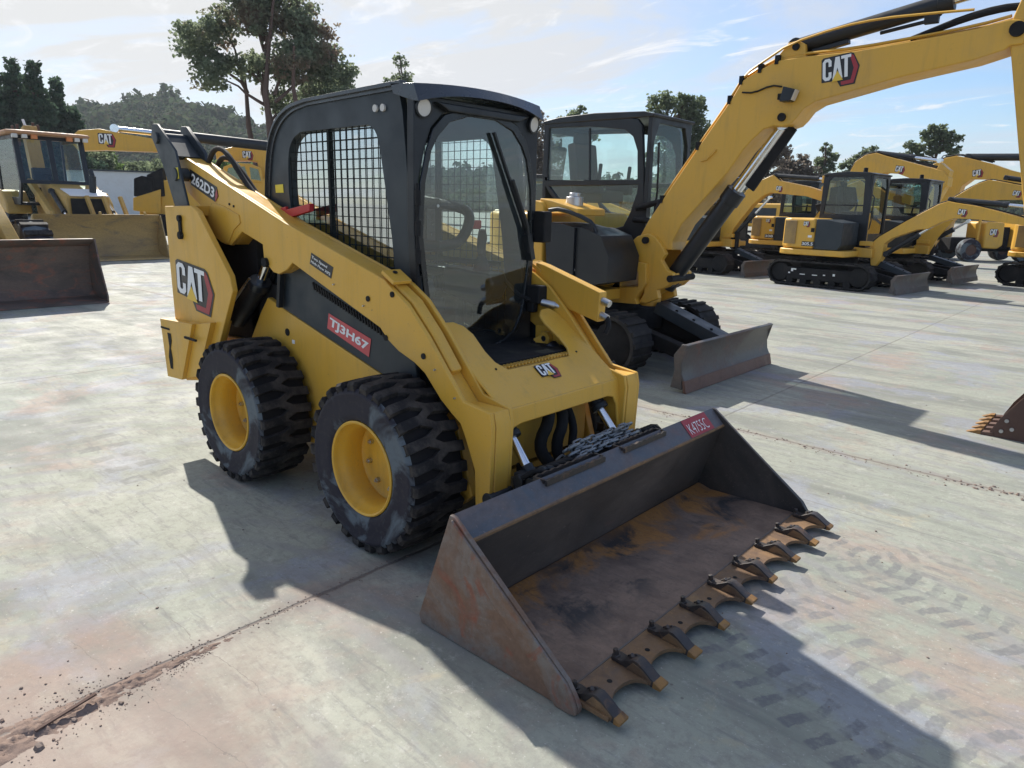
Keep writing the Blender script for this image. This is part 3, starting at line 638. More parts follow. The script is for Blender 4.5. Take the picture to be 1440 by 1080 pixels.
# --- lift links at the rear
LK = [(-2.361, 2.064), (-2.286, 2.06), (-2.063, 1.891), (-1.951, 1.565), (-1.946, 1.388), (-2.131, 1.381), (-2.143, 1.566), (-2.259, 1.806), (-2.401, 1.993)]
for s_ in (-1, 1):
    q = K('slate'); q.prism(LK, s_ * .64, s_ * .655); q.prism([(x + .01, z) for x, z in LK], s_ * .455, s_ * .478)
    q.prism([(LK[1][0] - .02, LK[1][1] - .05), (LK[2][0] - .03, LK[2][1] - .03), (LK[2][0] - .07, LK[2][1] - .05), (LK[1][0] - .06, LK[1][1] - .06)], s_ * .479, s_ * .629)
    q.cyl((LK[0][0] + .06, s_ * .44, LK[0][1] - .09), (LK[0][0] + .06, s_ * .672, LK[0][1] - .09), .035); q.cyl((LK[2][0] - .02, s_ * .44, LK[2][1] - .14), (LK[2][0] - .02, s_ * .668, LK[2][1] - .14), .04)
    lk = SP(q, 'lift_link', bevel=.004)
    if s_ < 0:
        ys = [(-2.08, 1.79), (-2.039, 1.793), (-2.033, 1.726), (-2.074, 1.722)]
        K('sticker_yellow').poly([(x, -.6565, z) for x, z in ys], (0, -.001, 0)).build('sticker', lk, smooth=0)
    K('rubber_track').tube([(-2.05, s_ * .47, 1.80), (-1.95, s_ * .46, 1.92), (-1.80, s_ * .46, 1.90), (-1.60, s_ * .46, 1.72), (-1.45, s_ * .46, 1.62)], .016, smooth=2).tube([(-2.05, s_ * .42, 1.78), (-1.92, s_ * .42, 1.88), (-1.75, s_ * .42, 1.82), (-1.5, s_ * .42, 1.62)], .016, smooth=2).build('hose', lk, smooth=60)

# --- lift arms
AO = [(-2.237, 1.901), (-0.965, 1.493), (-0.115, 1.26), (-0.069, 1.228), (0.048, 1.161), (0.188, 1.029), (0.31, 0.893), (0.419, 0.775), (0.583, 0.755), (0.597, 0.689), (0.587, 0.376), (0.501, 0.295), (0.494, 0.475), (0.434, 0.612), (0.402, 0.67), (0.343, 0.706), (0.273, 0.755), (0.167, 0.858), (0.093, 0.896), (-0.019, 0.932), (-0.098, 0.975), (-0.156, 1.026), (-0.908, 1.281), (-0.969, 1.239), (-1.053, 1.209), (-1.113, 1.216), (-1.207, 1.277), (-1.212, 1.364), (-1.439, 1.425), (-1.58, 1.34), (-1.668, 1.344), (-1.881, 1.408), (-1.94, 1.562), (-2.113, 1.647)]
low = {3: .012, 4: .035, 5: .035, 6: .035, 7: .03}
for s_ in (-1, 1):
    q = K('yellow')
    q.prism(AO, s_ * .555, s_ * .58)
    inner = [(x + (.008 if 3 <= i <= 7 else 0), z + (.014 if 3 <= i <= 7 else 0)) for i, (x, z) in enumerate(AO)]
    q.prism(inner, s_ * .44, s_ * .462)
    mid = [(x - low.get(i, 0) * .7, z - low.get(i, 0) * .7) for i, (x, z) in enumerate(AO[:9])]
    back = [(x + .004, z + .004) for x, z in AO[9:]]
    q.prism([(x, z - .002) for x, z in mid] + back, s_ * .4625, s_ * .5545)
    arm = SP(q, 'lift_arm', bevel=.006)
    # rounded hose cover lying along the front of the arm
    q = K('yellow'); cv = AO[3:8]; a_, b2 = Vector((cv[0][0] + .02, 0, cv[0][1])), Vector((cv[3][0], 0, cv[3][1]))
    pr = [(cv[0][0] - .02, cv[0][1] + .02), (cv[1][0], cv[1][1] + .014), (cv[2][0], cv[2][1] + .012), (cv[3][0] + .01, cv[3][1] - .005), (cv[3][0] - .03, cv[3][1] - .035), (cv[1][0] - .06, cv[1][1] - .06), (cv[0][0] - .06, cv[0][1] - .04)]
    if s_ > 0:
        pr = [(-0.081, 1.301), (-0.022, 1.289), (0.375, 1.169), (0.367, 1.009), (0.139, 1.062), (-0.019, 1.115), (-0.091, 1.17)]
    q.prism(pr, s_ * .480, s_ * .545); q.build('hose_cover', arm, bevel=.014 if s_ < 0 else .006, seg=3)
    q = K('yellow'); q.box((AO[2][0] + .03, s_ * .53, AO[2][1] + .012), (.10, .11, .02), Matrix.Rotation(R_(28), 3, 'Y')); q.mat('dark').disc((AO[2][0] + .02, s_ * .53, AO[2][1] + .03), .012, (.4, 0, 1), th=.008); q.build('bracket', arm, bevel=.004)
    # pins and bolts
    for (x, z) in [(-1.162, 1.26), (-0.108, 0.984), (0.163, 0.937), (-0.054, 1.196), (-0.24, 1.157)]: K('dark').disc((x, s_ * .58, z), .014, (0, s_, 0), th=.006).build('bolt', arm, smooth=40)
    for (x, z) in [(-1.777, 1.573), (-1.72, 1.532), (-1.632, 1.518), (-1.561, 1.58), (-1.511, 1.569), (-1.495, 1.501), (-1.776, 1.467), (-1.712, 1.414), (-1.767, 1.412)]: K('dark').disc((x, s_ * .58, z), .007, (0, s_, 0), th=.005).build('bolt', arm, smooth=40)
    q = K('dark'); (x, z) = [(-1.177, 1.267)][0]; q.cyl((x, s_ * .43, z), (x, s_ * .60, z), .026)
    q.build('pin', arm, smooth=40)
    if s_ < 0:
        # model number along the arm
        tq = [(-2.038, 1.772), (-1.749, 1.684), (-1.743, 1.611), (-2.032, 1.703)]
        tl, tr2, br, bl = [Vector((x, -.581, z)) for x, z in tq]
        u = (br - bl).normalized(); v2 = (tl - bl); v2 = (v2 - u * v2.dot(u)).normalized(); h_ = (tl - bl).dot(v2); wd = (br - bl).length
        q = M()
        q.mat('decal_black').poly([bl - v2 * .015 - u * .01, br + u * .01 - v2 * .018, br + u * .045 + v2 * h_ * .45, br + u * .02 + v2 * (h_ + .012), tl - u * .01 + v2 * .012], (0, -.001, 0))
        q.mat('decal_red').poly([br + u * .018 - v2 * .016 + Vector((0, -.0025, 0)), br + u * .043 + v2 * h_ * .45 + Vector((0, -.0025, 0)), br + u * .022 + v2 * h_ + Vector((0, -.0025, 0)), br + u * .010 + v2 * h_ * .45 + Vector((0, -.0025, 0))], (0, -.001, 0))
        q.mat('decal_white').text('262D3', bl + Vector((0, -.003, 0)), u, v2, h_, wd, .03)
        q.build('model_number', arm, smooth=0)
        tq = [(-0.716, 1.349), (-0.522, 1.287), (-0.545, 1.228), (-0.735, 1.29)]
        tl, tr2, br, bl = [Vector((x, -.581, z)) for x, z in tq]; u = (br - bl).normalized(); v2 = (tl - bl); v2 = (v2 - u * v2.dot(u)).normalized(); h_ = (tl - bl).dot(v2); wd = (br - bl).length
        q = M(); q.mat('decal_black').poly([bl, br, tr2, tl], (0, -.001, 0)); q.mat('decal_white')
        q.text('Two Speed', bl + u * .012 + v2 * h_ * .54 + Vector((0, -.0022, 0)), u, v2, h_ * .30, wd * .72, .02).text('High Flow XPS', bl + u * .012 + v2 * h_ * .14 + Vector((0, -.0022, 0)), u, v2, h_ * .30, wd * .90, .02)
        q.build('sticker', arm, smooth=0)
        wd_ = [(-1.864, 1.508), (-1.818, 1.5), (-1.817, 1.449), (-1.864, 1.452)]
        q = M(); q.mat('sticker_yellow').poly([(x, -.5802, z) for x, z in wd_], (0, -.001, 0)); q.mat('decal_black').disc(((wd_[0][0] + wd_[2][0]) / 2, -.5815, (wd_[0][1] + wd_[2][1]) / 2), .010, (0, -1, 0), th=.0008); q.build('warning_sticker', arm, smooth=0)
        q = K('yellow'); wl = AO[27:31]      # raised gusset plate welded under the arm, with its bead
        gp = [(-1.761, 1.586), (-1.621, 1.563), (-1.455, 1.518), (-1.444, 1.478), (-1.518, 1.439), (-1.601, 1.352), (-1.681, 1.352), (-1.847, 1.413), (-1.886, 1.52)]
        q.prism(gp, -.586, -.578); q.tube([(x, -.583, z) for x, z in gp[:5]], .004, seg=6); q.build('gusset', arm, bevel=.002)
        for (x, z) in [(-0.522, 1.201), (-0.276, 1.119), (0.24, 0.887), (0.37, 0.781)]: K('silver').cyl((x, -.58, z), (x, -.590, z), .006, .004, seg=8).build('grease_fitting', arm)
    # lift cylinder
    cy = [(-1.696, 0.869), (-1.373, 1.13), (-1.278, 1.245)]
    q = M(); q.mat('black').cyl((cy[0][0], s_ * .52, cy[0][1]), (cy[1][0], s_ * .52, cy[1][1]), .058, seg=24); q.cyl((cy[1][0] - .02, s_ * .52, cy[1][1] - .03), (cy[1][0] + .01, s_ * .52, cy[1][1] + .015), .066, seg=24)
    lc = SP(q, 'lift_cylinder', bevel=.006, smooth=50)
    q = K('chrome'); q.cyl((cy[1][0], s_ * .52, cy[1][1]), (cy[2][0], s_ * .52, cy[2][1]), .03); q.build('rod', lc, smooth=50)
    q = K('silver'); q.tube([(cy[0][0] + .03, s_ * .585, cy[0][1] + .08), (cy[1][0] - .0, s_ * .585, cy[1][1] + .03)], .009); q.build('pipe', lc, smooth=50)
    # rod rising beside the cylinder (black strut)
    q = K('black'); sxz = [(-1.117, 1.205), (-1.153, 1.011)]; q.bar((sxz[0][0], s_ * .53, sxz[0][1]), (sxz[1][0], s_ * .53, sxz[1][1]), .03, .03); SP(q, 'strut', bevel=.004)

# --- cross member joining the arms in front
PL = lambda y, x: (x, y, .735 + (.545 - x) * .718)
edge = [(-.455, .545), (-.455, .30), (-.44, .12), (-.40, .085), (-.33, .09), (-.285, .12), (-.268, .17), (-.282, .265), (-.275, .325), (-.235, .37), (.0, .372)]
full = edge + [(-y, x) for y, x in reversed(edge[:-1])]
q = K('yellow'); nrm = Vector((.718, 0, 1)).normalized()
q.poly([PL(y, x) for y, x in full], -nrm * .016)
lip = [(-.455, .735), (.455, .735), (.455, .30), (.425, .42), (.418, .60), (.39, .645), (.34, .655), (-.34, .655), (-.39, .645), (-.418, .60), (-.425, .42), (-.455, .30)]
q.poly([(.547 + (.735 - z) * .10, y, z - .001) for y, z in lip], (-.016, 0, 0))
cmb = SP(q, 'cross_member', bevel=.008, seg=3)
o3 = Vector(PL(-.070, .458)) + nrm * .002
badge(cmb, o3, (0, 1, 0), Vector((-1, 0, .718)), .085, wide=1.25)
for (y, x) in ((-.31, .36), (.31, .36)): K('dark').disc(PL(y, x), .006, nrm, th=.003).build('bolt', cmb, smooth=40)
# pivots seen through the opening
for s_ in (-1, 1):
    q = K('yellow'); q.prism([(.02, .78), (.02, .96), (.10, .97), (.22, .90), (.27, .80)], s_ * .375, s_ * .395); q.cyl((.11, s_ * .34, .90), (.11, s_ * .40, .90), .038); q.bar((.11, s_ * .35, .90), (.06, s_ * .33, .87), .05, .02, (0, 1, 0))
    q.mat('dark').disc((.11, s_ * .339, .90), .016, (0, -s_, 0)); q.disc((.06, s_ * .318, .87), .014, (0, -s_, 0), th=.014)
    SP(q, 'pivot_plate', bevel=.005)
for s_ in (-1, 1): q = K('black'); q.cyl((.16, s_ * .33, .86), (.42, s_ * .33, .70), .05); SP(q, 'tilt_mount', bevel=.006, smooth=50)
# couplings
cpl = [(0.375, 1.12), (0.371, 1.042)]
for grp_ in ([((-.06, .36, 1.10), (.05, .42, 1.085), .010), ((.03, .41, 1.088), (.10, .445, 1.075), .022), ((.09, .44, 1.077), (.125, .455, 1.07), .017)],
             [((cpl[0][0] - .03, .51, cpl[0][1] + .012), (cpl[0][0] + .045, .51, cpl[0][1] - .01), .020)], [((cpl[1][0] - .03, .51, cpl[1][1] + .012), (cpl[1][0] + .04, .51, cpl[1][1] - .01), .019)]):
    q = K('silver')
    for a_, b2, r in grp_: q.cyl(a_, b2, r)
    SP(q, 'hydraulic_coupling', smooth=50)
q = K('dark'); q.tube([(-.02, .37, 1.10), (-.10, .33, 1.13), (-.15, .30, 1.2)], .014, smooth=1); SP(q, 'coupling_hose'); q = K('dark'); q.tube([(cpl[1][0] + .03, .51, cpl[1][1] - .005), (cpl[1][0] + .06, .50, cpl[1][1] - .04), (cpl[1][0] + .05, .48, cpl[1][1] - .09)], .016, smooth=1); SP(q, 'coupling_hose')

# --- step below the door
q = K('black')
for k in range(8):
    x = -.02 + k * .038
    q.box((x, 0, .83 - .008 * k), (.012, .50, .03))
    for j in range(15): q.box((x, -.24 + j * .034, .85 - .008 * k), (.014, .012, .012))
q.box((.09, 0, .745), (.28, .50, .012))
SP(q, 'step', bevel=0)
q = K('yellow'); q.box((.335, 0, .83), (.04, .54, .05))
for j in range(22): q.box((.335, -.26 + j * .0248, .862), (.04, .012, .014))
SP(q, 'serrated_edge', bevel=.002, seg=1)

# --- cab
def rounded(p):      # Chaikin corner cutting with fixed ends
    for _ in range(2):
        r2 = [p[0]]
        for a_, b2 in zip(p, p[1:]): r2 += [(a_[0] * .75 + b2[0] * .25, a_[1] * .75 + b2[1] * .25), (a_[0] * .25 + b2[0] * .75, a_[1] * .25 + b2[1] * .75)]
        p = r2 + [p[-1]]
    return p
CO = [(-1.40, .75), (-1.40, 1.25)] + rounded([(-1.385, 1.62), (-1.345, 1.85), (-1.27, 1.99), (-1.13, 2.075), (-.95, 2.10)]) + [ (-.19, 2.118), (-.165, 2.02), (-.125, 1.65), (-.10, 1.25), (-.09, .85), (-.09, .75)]
WH = rounded([(-1.18, 1.66), (-1.17, 1.86), (-1.12, 1.94), (-1.03, 1.972)]) + rounded([(-.43, 1.978), (-.365, 1.945), (-.335, 1.84)]) + [ (-.26, 1.45), (-.20, .98), (-.26, .88), (-.95, .88), (-1.08, 1.00), (-1.15, 1.42)]
q = M(); q.mat('slate')
for s_ in (-1, 1):
    q.holed([(x, s_ * .415, z) for x, z in CO], [[(x, s_ * .415, z) for x, z in WH]], (0, -s_ * .035, 0))
rr_ = [(-1.40, .75), (-1.40, 1.25), (-1.385, 1.62), (-1.345, 1.85), (-1.27, 1.99), (-1.13, 2.075)]
# rear wall with a window
q.holed([(-1.395, -.378, .75), (-1.395, .378, .75), (-1.395, .378, 1.62), (-1.395, -.378, 1.62)], [[(-1.395, -.30, 1.15), (-1.395, .30, 1.15), (-1.395, .30, 1.55), (-1.395, -.30, 1.55)]], (.03, 0, 0))
q.prismx([(-.378, 1.86), (.378, 1.86), (.378, 2.02), (-.378, 2.02)], -1.33, -1.30)
q.mat('dark').box((-.75, 0, .80), (1.25, .74, .06))
cab = SP(q, 'cab', bevel=.006)
# roof with a lipped edge and a front visor
RT = rounded([(-1.41, 1.60), (-1.375, 1.84), (-1.30, 2.005), (-1.15, 2.098), (-.95, 2.122)])
RF = RT + [(-.15, 2.142), (-.13, 2.13), (-.16, 2.118)] + rounded([(-.95, 2.100), (-1.13, 2.075), (-1.27, 1.988), (-1.345, 1.84), (-1.385, 1.60)])
q = K('roof_gloss'); q.prism(RF, -.425, .425)
for s_ in (-1, 1):
    q.prism([(x * 1.0, z + .012) for x, z in RT + [(-.15, 2.142)]] + [(x, z - .006) for x, z in reversed(RT + [(-.15, 2.142)])], s_ * .40, s_ * .44)
vis = []
for k in range(13):
    t = -1 + 2 * k / 12.0
    vis.append((t * .44, .0 + .05 * (1 - t * t), 2.128 + .022 * (1 - t * t)))
n_ = len(vis); vs = []
for y, dx_, z in vis: vs += [(-.22, y, z + .016), (-.055 + dx_ * .6, y, z + .004), (-.022 + dx_ * .7, y * 1.0, z - .045 - .03 * abs(y / .44) ** 3), (-.06 + dx_ * .5, y, z - .040 - .03 * abs(y / .44) ** 3), (-.20, y, z - .03)]
fs = []
for i in range(n_ - 1):
    for j in range(5): fs.append((i * 5 + j, i * 5 + (j + 1) % 5, (i + 1) * 5 + (j + 1) % 5, (i + 1) * 5 + j))
fs += [(0, 1, 2, 3, 4), tuple((n_ - 1) * 5 + j for j in (4, 3, 2, 1, 0))]
q.add(vs, fs)
q.build('roof', cab, bevel=.005)
# front frame with the arched opening, door and glass
HW = [(2.03, .10), (1.99, .23), (1.92, .305), (1.85, .345), (1.70, .385), (1.46, .400), (1.20, .365), (1.08, .345), (1.02, .33), (.93, .275), (.885, .20), (.865, .10)]
def arch(g_): return [(-.06, -(h + g_), z + (g_ if z > 1.9 else (-g_ if z < .9 else 0))) for z, h in HW] + [(-.06, h + g_, z + (g_ if z > 1.9 else (-g_ if z < .9 else 0))) for z, h in reversed(HW)]
q = K('black')
q.holed([(-.06, -.425, .72), (-.06, .425, .72), (-.06, .425, 1.2), (-.06, .442, 1.5), (-.06, .435, 2.09), (-.06, -.435, 2.09), (-.06, -.442, 1.5), (-.06, -.425, 1.2)], [arch(.028)], (-.05, 0, 0))
q.build('front_frame', cab, bevel=.008)
q = K('black_gloss'); q.holed(arch(.026), [arch(-.006)], (.012, 0, 0)); dr = q.build('door', cab, bevel=.004)
dg = M(); dg.mat('glass_door').add(arch(-.004), [tuple(range(len(HW) * 2))]); gob = dg.build('glass', dr, smooth=0); gob.location.x += .004
q = K('black')
q.tube([(-.03, .36, 1.36), (-.022, .33, 1.50), (-.022, .20, 1.74)], .011); q.bar((-.036, .345, 1.46), (-.036, .065, 1.965), .020, .014); q.bar((-.04, .345, 1.46), (-.04, .385, 1.32), .045, .035)
q.build('wiper', dr, bevel=.003)
q = K('dark')
q.box((-.015, .445, 1.50), (.09, .07, .17)); q.build('hinge', dr, bevel=.012)
q = K('dark'); q.box((-.01, .42, 1.13), (.10, .10, .10)); q.box((-.03, .40, 1.085), (.05, .05, .12)); q.build('hinge', dr, bevel=.012)
q = K('dark')
for z in (1.20, 1.33, 1.46, 1.6): q.cyl((-.045, -.43, z), (-.045, -.43, z + .07), .014)
q.tube([(-.05, -.432, 1.12), (-.045, -.432, 1.7)], .008)
q.build('gasket', cab, bevel=.003)
q = K('black'); q.holed([(-.055, y * 1.03, z + .012) for z, y in []] or [(-.058, -.33, 2.065), (-.058, .33, 2.065), (-.058, .25, 2.03), (-.058, -.25, 2.03)], [], (.035, 0, 0)); q.build('door_eyebrow', cab, bevel=.008)
# lamps
for s_ in (-1, 1):
    q = M(); q.mat('black').lathe([(.0, -.06), (.03, -.06), (.042, -.02), (.045, .02), (.038, .022)], (0, 0, 0), 24, 'Z')
    q.mat('lamp_glass').lathe([(.0, .016), (.038, .018)], (0, 0, 0), 24, 'Z')
    ob = q.build('work_light', cab, smooth=40); ob.location = (-.062, s_ * .385, 2.035); ob.rotation_euler = (0, R_(98), R_(-6 if s_ < 0 else 6))
q = K('lamp_glass')
for x, z in [(-0.36, 2.047), (-0.302, 2.046)]: q.cyl((x, -.414, z), (x, -.426, z), .017); q.cyl((x, .414, z), (x, .426, z), .017)
q.build('marker_lamp', cab, smooth=40)
# window screens (black rod mesh) and glass
for s_ in (-1, 1):
    q = K('mesh_black')
    y = s_ * .402
    def span(val, axis):
        xs = []
        for i in range(len(WH)):
            a_, b2 = WH[i], WH[(i + 1) % len(WH)]
            if (a_[axis] - val) * (b2[axis] - val) < 0:
                t = (val - a_[axis]) / (b2[axis] - a_[axis]); xs.append(a_[1 - axis] + t * (b2[1 - axis] - a_[1 - axis]))
        return (min(xs), max(xs)) if len(xs) >= 2 else None
    x = -1.165
    while x < -.215:
        r2 = span(x, 0)
        if r2: q.bar((x, y, r2[0]), (x, y, r2[1]), .0036, .0036)
        x += .054
    z = .91
    while z < 1.97:
        r2 = span(z, 1)
        if r2: q.bar((r2[0], y - s_ * .004, z), (r2[1], y - s_ * .004, z), .0036, .0036)
        z += .048
    q.bar((-.80, y - s_ * .02, .89), (-.80, y - s_ * .02, 1.975), .022, .034); q.bar((-1.12, y - s_ * .02, 1.28), (-.27, y - s_ * .02, 1.28), .02, .03)
    q.build('window_screen', cab, smooth=0)
    gq = M(); gq.mat('glass').add([(x, s_ * .386, z) for x, z in WH], [tuple(range(len(WH)))]); gq.build('side_window', cab, smooth=0)
gq = M(); gq.mat('glass').add([(-1.38, -.30, 1.15), (-1.38, .30, 1.15), (-1.38, .30, 1.55), (-1.38, -.30, 1.55)], [(0, 1, 2, 3)]); gq.build('rear_window', cab, smooth=0)
yq = [(-1.32, 1.695), (-1.235, 1.699), (-1.232, 1.652), (-1.317, 1.651)]
K('sticker_yellow').poly([(x, -.417, z) for x, z in yq], (0, -.001, 0)).build('sticker', cab, smooth=0)
q = K('red'); bz = [(-1.129, 1.558), (-0.882, 1.596), (-0.886, 1.555), (-1.135, 1.507)]
q.prism(bz, -.475, -.445); q.prism([(x - .25, z - .02) for x, z in bz], -.47, -.45); SP(q, 'arm_brace', bevel=.004)
# seat and controls
q = K('seat_fabric'); q.box((-.78, 0, 1.02), (.46, .46, .12)); q.box((-1.03, 0, 1.32), (.13, .44, .55), Matrix.Rotation(R_(-8), 3, 'Y')); q.box((-1.08, 0, 1.66), (.09, .26, .16)); q.box((-.8, 0, .90), (.4, .36, .16))
SP(q, 'seat', bevel=.04, seg=3)
for s_ in (-1, 1):
    q = K('black'); q.box((-.66, s_ * .285, 1.22), (.42, .10, .06)); q.prism([(-.58, 1.10), (-.56, 1.26), (-.19, 1.24), (-.16, 1.18), (-.20, 1.10), (-.32, 1.05)], s_ * .20, s_ * .345); q.box((-.65, s_ * .29, .98), (.30, .08, .26))
    con = SP(q, 'armrest', bevel=.02)
    q = K('dark'); q.lathe([(.055, 0), (.045, .025), (.048, .03), (.034, .055), (.037, .06), (.022, .09), (.016, .10)], (-.31, s_ * .27, 1.24), 14, 'Z'); q.tube([(-.31, s_ * .27, 1.32), (-.315, s_ * .27, 1.38), (-.305, s_ * .268, 1.43), (-.30, s_ * .262, 1.475)], [.020, .026, .028, .020]); q.build('joystick', con, smooth=60)
q = K('black'); q.tube([(-.95, -.34, 1.62), (-.50, -.34, 1.54), (-.38, -.26, 1.42), (-.35, -.12, 1.385), (-.35, .10, 1.39), (-.36, .20, 1.46), (-.40, .27, 1.57), (-.60, .33, 1.60), (-.95, .34, 1.64)], .030, smooth=2); SP(q, 'lap_bar', smooth=60)
q = K('dark'); q.box((-.135, -.300, 1.51), (.06, .125, .25)); q.mat('black_gloss').box((-.104, -.300, 1.51), (.006, .055, .15)); q.mat('silver').disc((-.105, -.25, 1.60), .008, (1, 0, 0)); SP(q, 'display', bevel=.012)
q = K('red'); q.box((-.40, .30, 1.50), (.04, .08, .05)); SP(q, 'red_handle', bevel=.008)
q = K('sticker_yellow'); q.box((-1.37, .12, 1.78), (.006, .10, .09)); SP(q, 'warning_sticker', smooth=0)

# --- bucket
BW = 1.03
q = M(); q.mat('bucket_back')
q.prism([(.64, .03), (.66, .004), (.80, .004), (.80, .012), (.775, .035), (.775, .05), (.895, .425), (.885, .430), (.812, .502), (.815, .508)], -BW + .02, BW - .02)
q.mat('bucket_lip').prism([(.816, .510), (.822, .516), (.905, .432), (.898, .428)], -BW + .021, BW - .021)
q.mat('bucket_floor').prism([(.776, .037), (.80, .0125), (.80, .005), (1.349, .020), (1.349, .040), (.86, .032), (.79, .052), (.779, .050)], -BW + .021, BW - .021)
q.mat('rust_edge').prism([(.893, .442), (.906, .4335), (.906, .424), (.893, .424)], -BW + .0215, BW - .0215)
bk = SP(q, 'bucket', bevel=.003)
SPF = [(.818, .516), (.64, .034), (.655, .003), (1.395, .003), (1.425, .012), (1.428, .036), (1.411, .066), (1.377, .112), (.842, .512)]
for s_ in (-1, 1):
    q = K('bucket_side'); q.prism(SPF, s_ * (BW - .020), s_ * BW); q.mat('bucket_side')
    e0, e1 = (.842, .514), (1.40, .09)
    q.prism([(.836, .505), (1.379, .108), (1.411, .064), (1.426, .034), (1.424, .012), (1.395, .0035), (1.335, .0035), (1.30, .055), (1.20, .135), (.848, .425), (.836, .455)], s_ * BW + s_ * .0003, s_ * (BW + .012))
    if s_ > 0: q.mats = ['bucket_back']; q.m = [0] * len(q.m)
    q.build('side_plate', bk, bevel=.004)
ty = [-.972 + .243 * i for i in range(9)]
# scalloped bolt-on edge
q = K('rust_edge'); outl = []
for i, y in enumerate(ty):
    outl += [(1.525, y - .030), (1.525, y + .030)]
    if i < 8:
        for k in range(1, 10):
            a = math.pi * k / 10; outl.append((1.525 - .062 * math.sin(a) ** .75, y + .034 + .175 * (1 - math.cos(a)) / 2))
pl_ = [(x, y, .026) for x, y in [(1.350, -1.006)] + [(1.525, -1.006)] + outl + [(1.525, 1.006), (1.350, 1.006)]]
q.poly(pl_, (0, 0, .016)); q.mat('dark')
for i in range(8): q.disc((1.425, ty[i] + .12, .042), .010, (0, 0, 1), th=.0015)
q.mat('blade_steel').box((1.349, 0, .040), (.008, 1.99, .008))
q.build('cutting_edge', bk, bevel=.002, seg=1)
rt_ = random.Random(9)
for i, y in enumerate(ty):
    q = M(); w = .0225 + .0015 * ((i * 7) % 3)
    wr = rt_.uniform(-.012, .006)
    up_ = [(1.362, .043), (1.360, .056), (1.375, .060), (1.40, .058), (1.425, .072), (1.452, .088), (1.472, .088), (1.50, .074), (1.528, .056), (1.545, .048), (1.540, .024), (1.50, .026), (1.46, .030), (1.42, .0425)]
    q.mat('tooth_dark').prism(up_, y - w, y + w); q.cyl((1.372, y - .006, .056), (1.368, y - .008, .084), .011, seg=6); q.cyl((1.372, y - .006, .056), (1.371, y - .006, .062), .016, seg=10)
    q.cyl((1.432, y + .004, .070), (1.437, y + .004, .086), .012, seg=6); q.bar((1.41, y + .012, .066), (1.45, y + .012, .090), .008, .008)
    q.mat('rust_edge').prism([(1.425, .0425), (1.455, .080), (1.49, .072), (1.535, .046), (1.53, .0275), (1.49, .0425)], y - w - .0012, y + w + .0012)
    q.mat('rust_tip'); x1 = 1.568 + wr
    q.add([(1.538, y - w - .002, .024), (1.538, y + w + .002, .024), (1.540, y + w + .002, .050), (1.540, y - w - .002, .050), (x1, y - w - .004, .028), (x1, y + w + .004, .028), (x1 + .002, y + w + .004, .040), (x1 + .002, y - w - .004, .040)], [(0, 1, 2, 3), (4, 5, 6, 7), (0, 4, 5, 1), (1, 5, 6, 2), (2, 6, 7, 3), (3, 7, 4, 0)])
    yaw = rt_.uniform(-.06, .06); dz = rt_.uniform(-.003, .003)
    q.v = [(x, y3 + (x - 1.40) * yaw, z + dz * max(0, (x - 1.40) * 6)) for x, y3, z in q.v]
    q.build('tooth', bk, bevel=.004)
# red patch with chalked number on the lip
lipn = Vector((.431 - .515, 0, -(.905 - .822))).normalized() * -1
q = M(); lo = lambda y, t: Vector((.822 + .083 * t, y, .516 - .084 * t)) + lipn * .002
q.mat('decal_red').poly([lo(.64, .02), lo(.64, .92), lo(.90, .92), lo(.90, .02)], lipn * .0008)
u = Vector((0, 1, 0)); v2 = (lo(0, 0) - lo(0, 1)).normalized()
q.mat('decal_white').text('K4755C', lo(.66, .80) + lipn * .002, u, v2, .062, .20, -.012)
q.build('paint_mark', bk, smooth=0)
# serrated steps along the back of the lip
for (y0, y1) in ((-.52, -.10), (.06, .44)):
    q = K('tooth_dark'); k_ = 16; top = []
    for i in range(k_ + 1):
        y = y0 + (y1 - y0) * i / k_; top.append((y, .006 if i % 2 else .0))
    q.poly([(.835 + .01, y, .512 + h_) for y, h_ in top] + [(.845, y1, .49), (.845, y0, .49)], (.012, 0, 0))
    q.poly([(.79, y, .512 + h_) for y, h_ in top] + [(.79, y1, .44), (.79, y0, .44)], (-.010, 0, 0))
    q.box((.815, y0, .50), (.05, .01, .03)); q.box((.815, y1, .50), (.05, .01, .03))
    q.mat('dark').box((.815, (y0 + y1) / 2, .50), (.042, y1 - y0 - .01, .006))
    q.build('bucket_step', bk, bevel=0)
# coupler frame and tilt cylinders
q = K('black'); q.box((.66, 0, .36), (.05, .92, .10)); q.box((.71, 0, .19), (.05, .92, .08)); 
for s_ in (-1, 1):
    q.box((.66, s_ * .41, .29), (.12, .06, .34)); q.box((.60, s_ * .33, .36), (.14, .03, .20)); q.cyl((.64, s_ * .30, .43), (.64, s_ * .46, .43), .03); q.cyl((.58, s_ * .44, .36), (.58, s_ * .585, .36), .035)
    q.bar((.68, s_ * .25, .42), (.74, s_ * .36, .50), .035, .02); q.cyl((.72, s_ * .34, .47), (.72, s_ * .40, .49), .022)
SP(q, 'quick_coupler', bevel=.006)
for s_ in (-1, 1):
    q = K('black'); a_ = Vector((.40, s_ * .345, .70)); b2 = Vector((.64, s_ * .355, .42)); m_ = a_.lerp(b2, .42); q.cyl(a_, m_, .042); q.cyl(m_ - (b2 - a_) * .05, m_ + (b2 - a_) * .03, .048); tc_ = SP(q, 'tilt_cylinder', bevel=.004, smooth=50)
    q = K('chrome'); q.cyl(m_, m_.lerp(b2, .75), .022); q.mat('black').cyl(m_.lerp(b2, .7), b2, .030); q.build('rod', tc_, smooth=50)

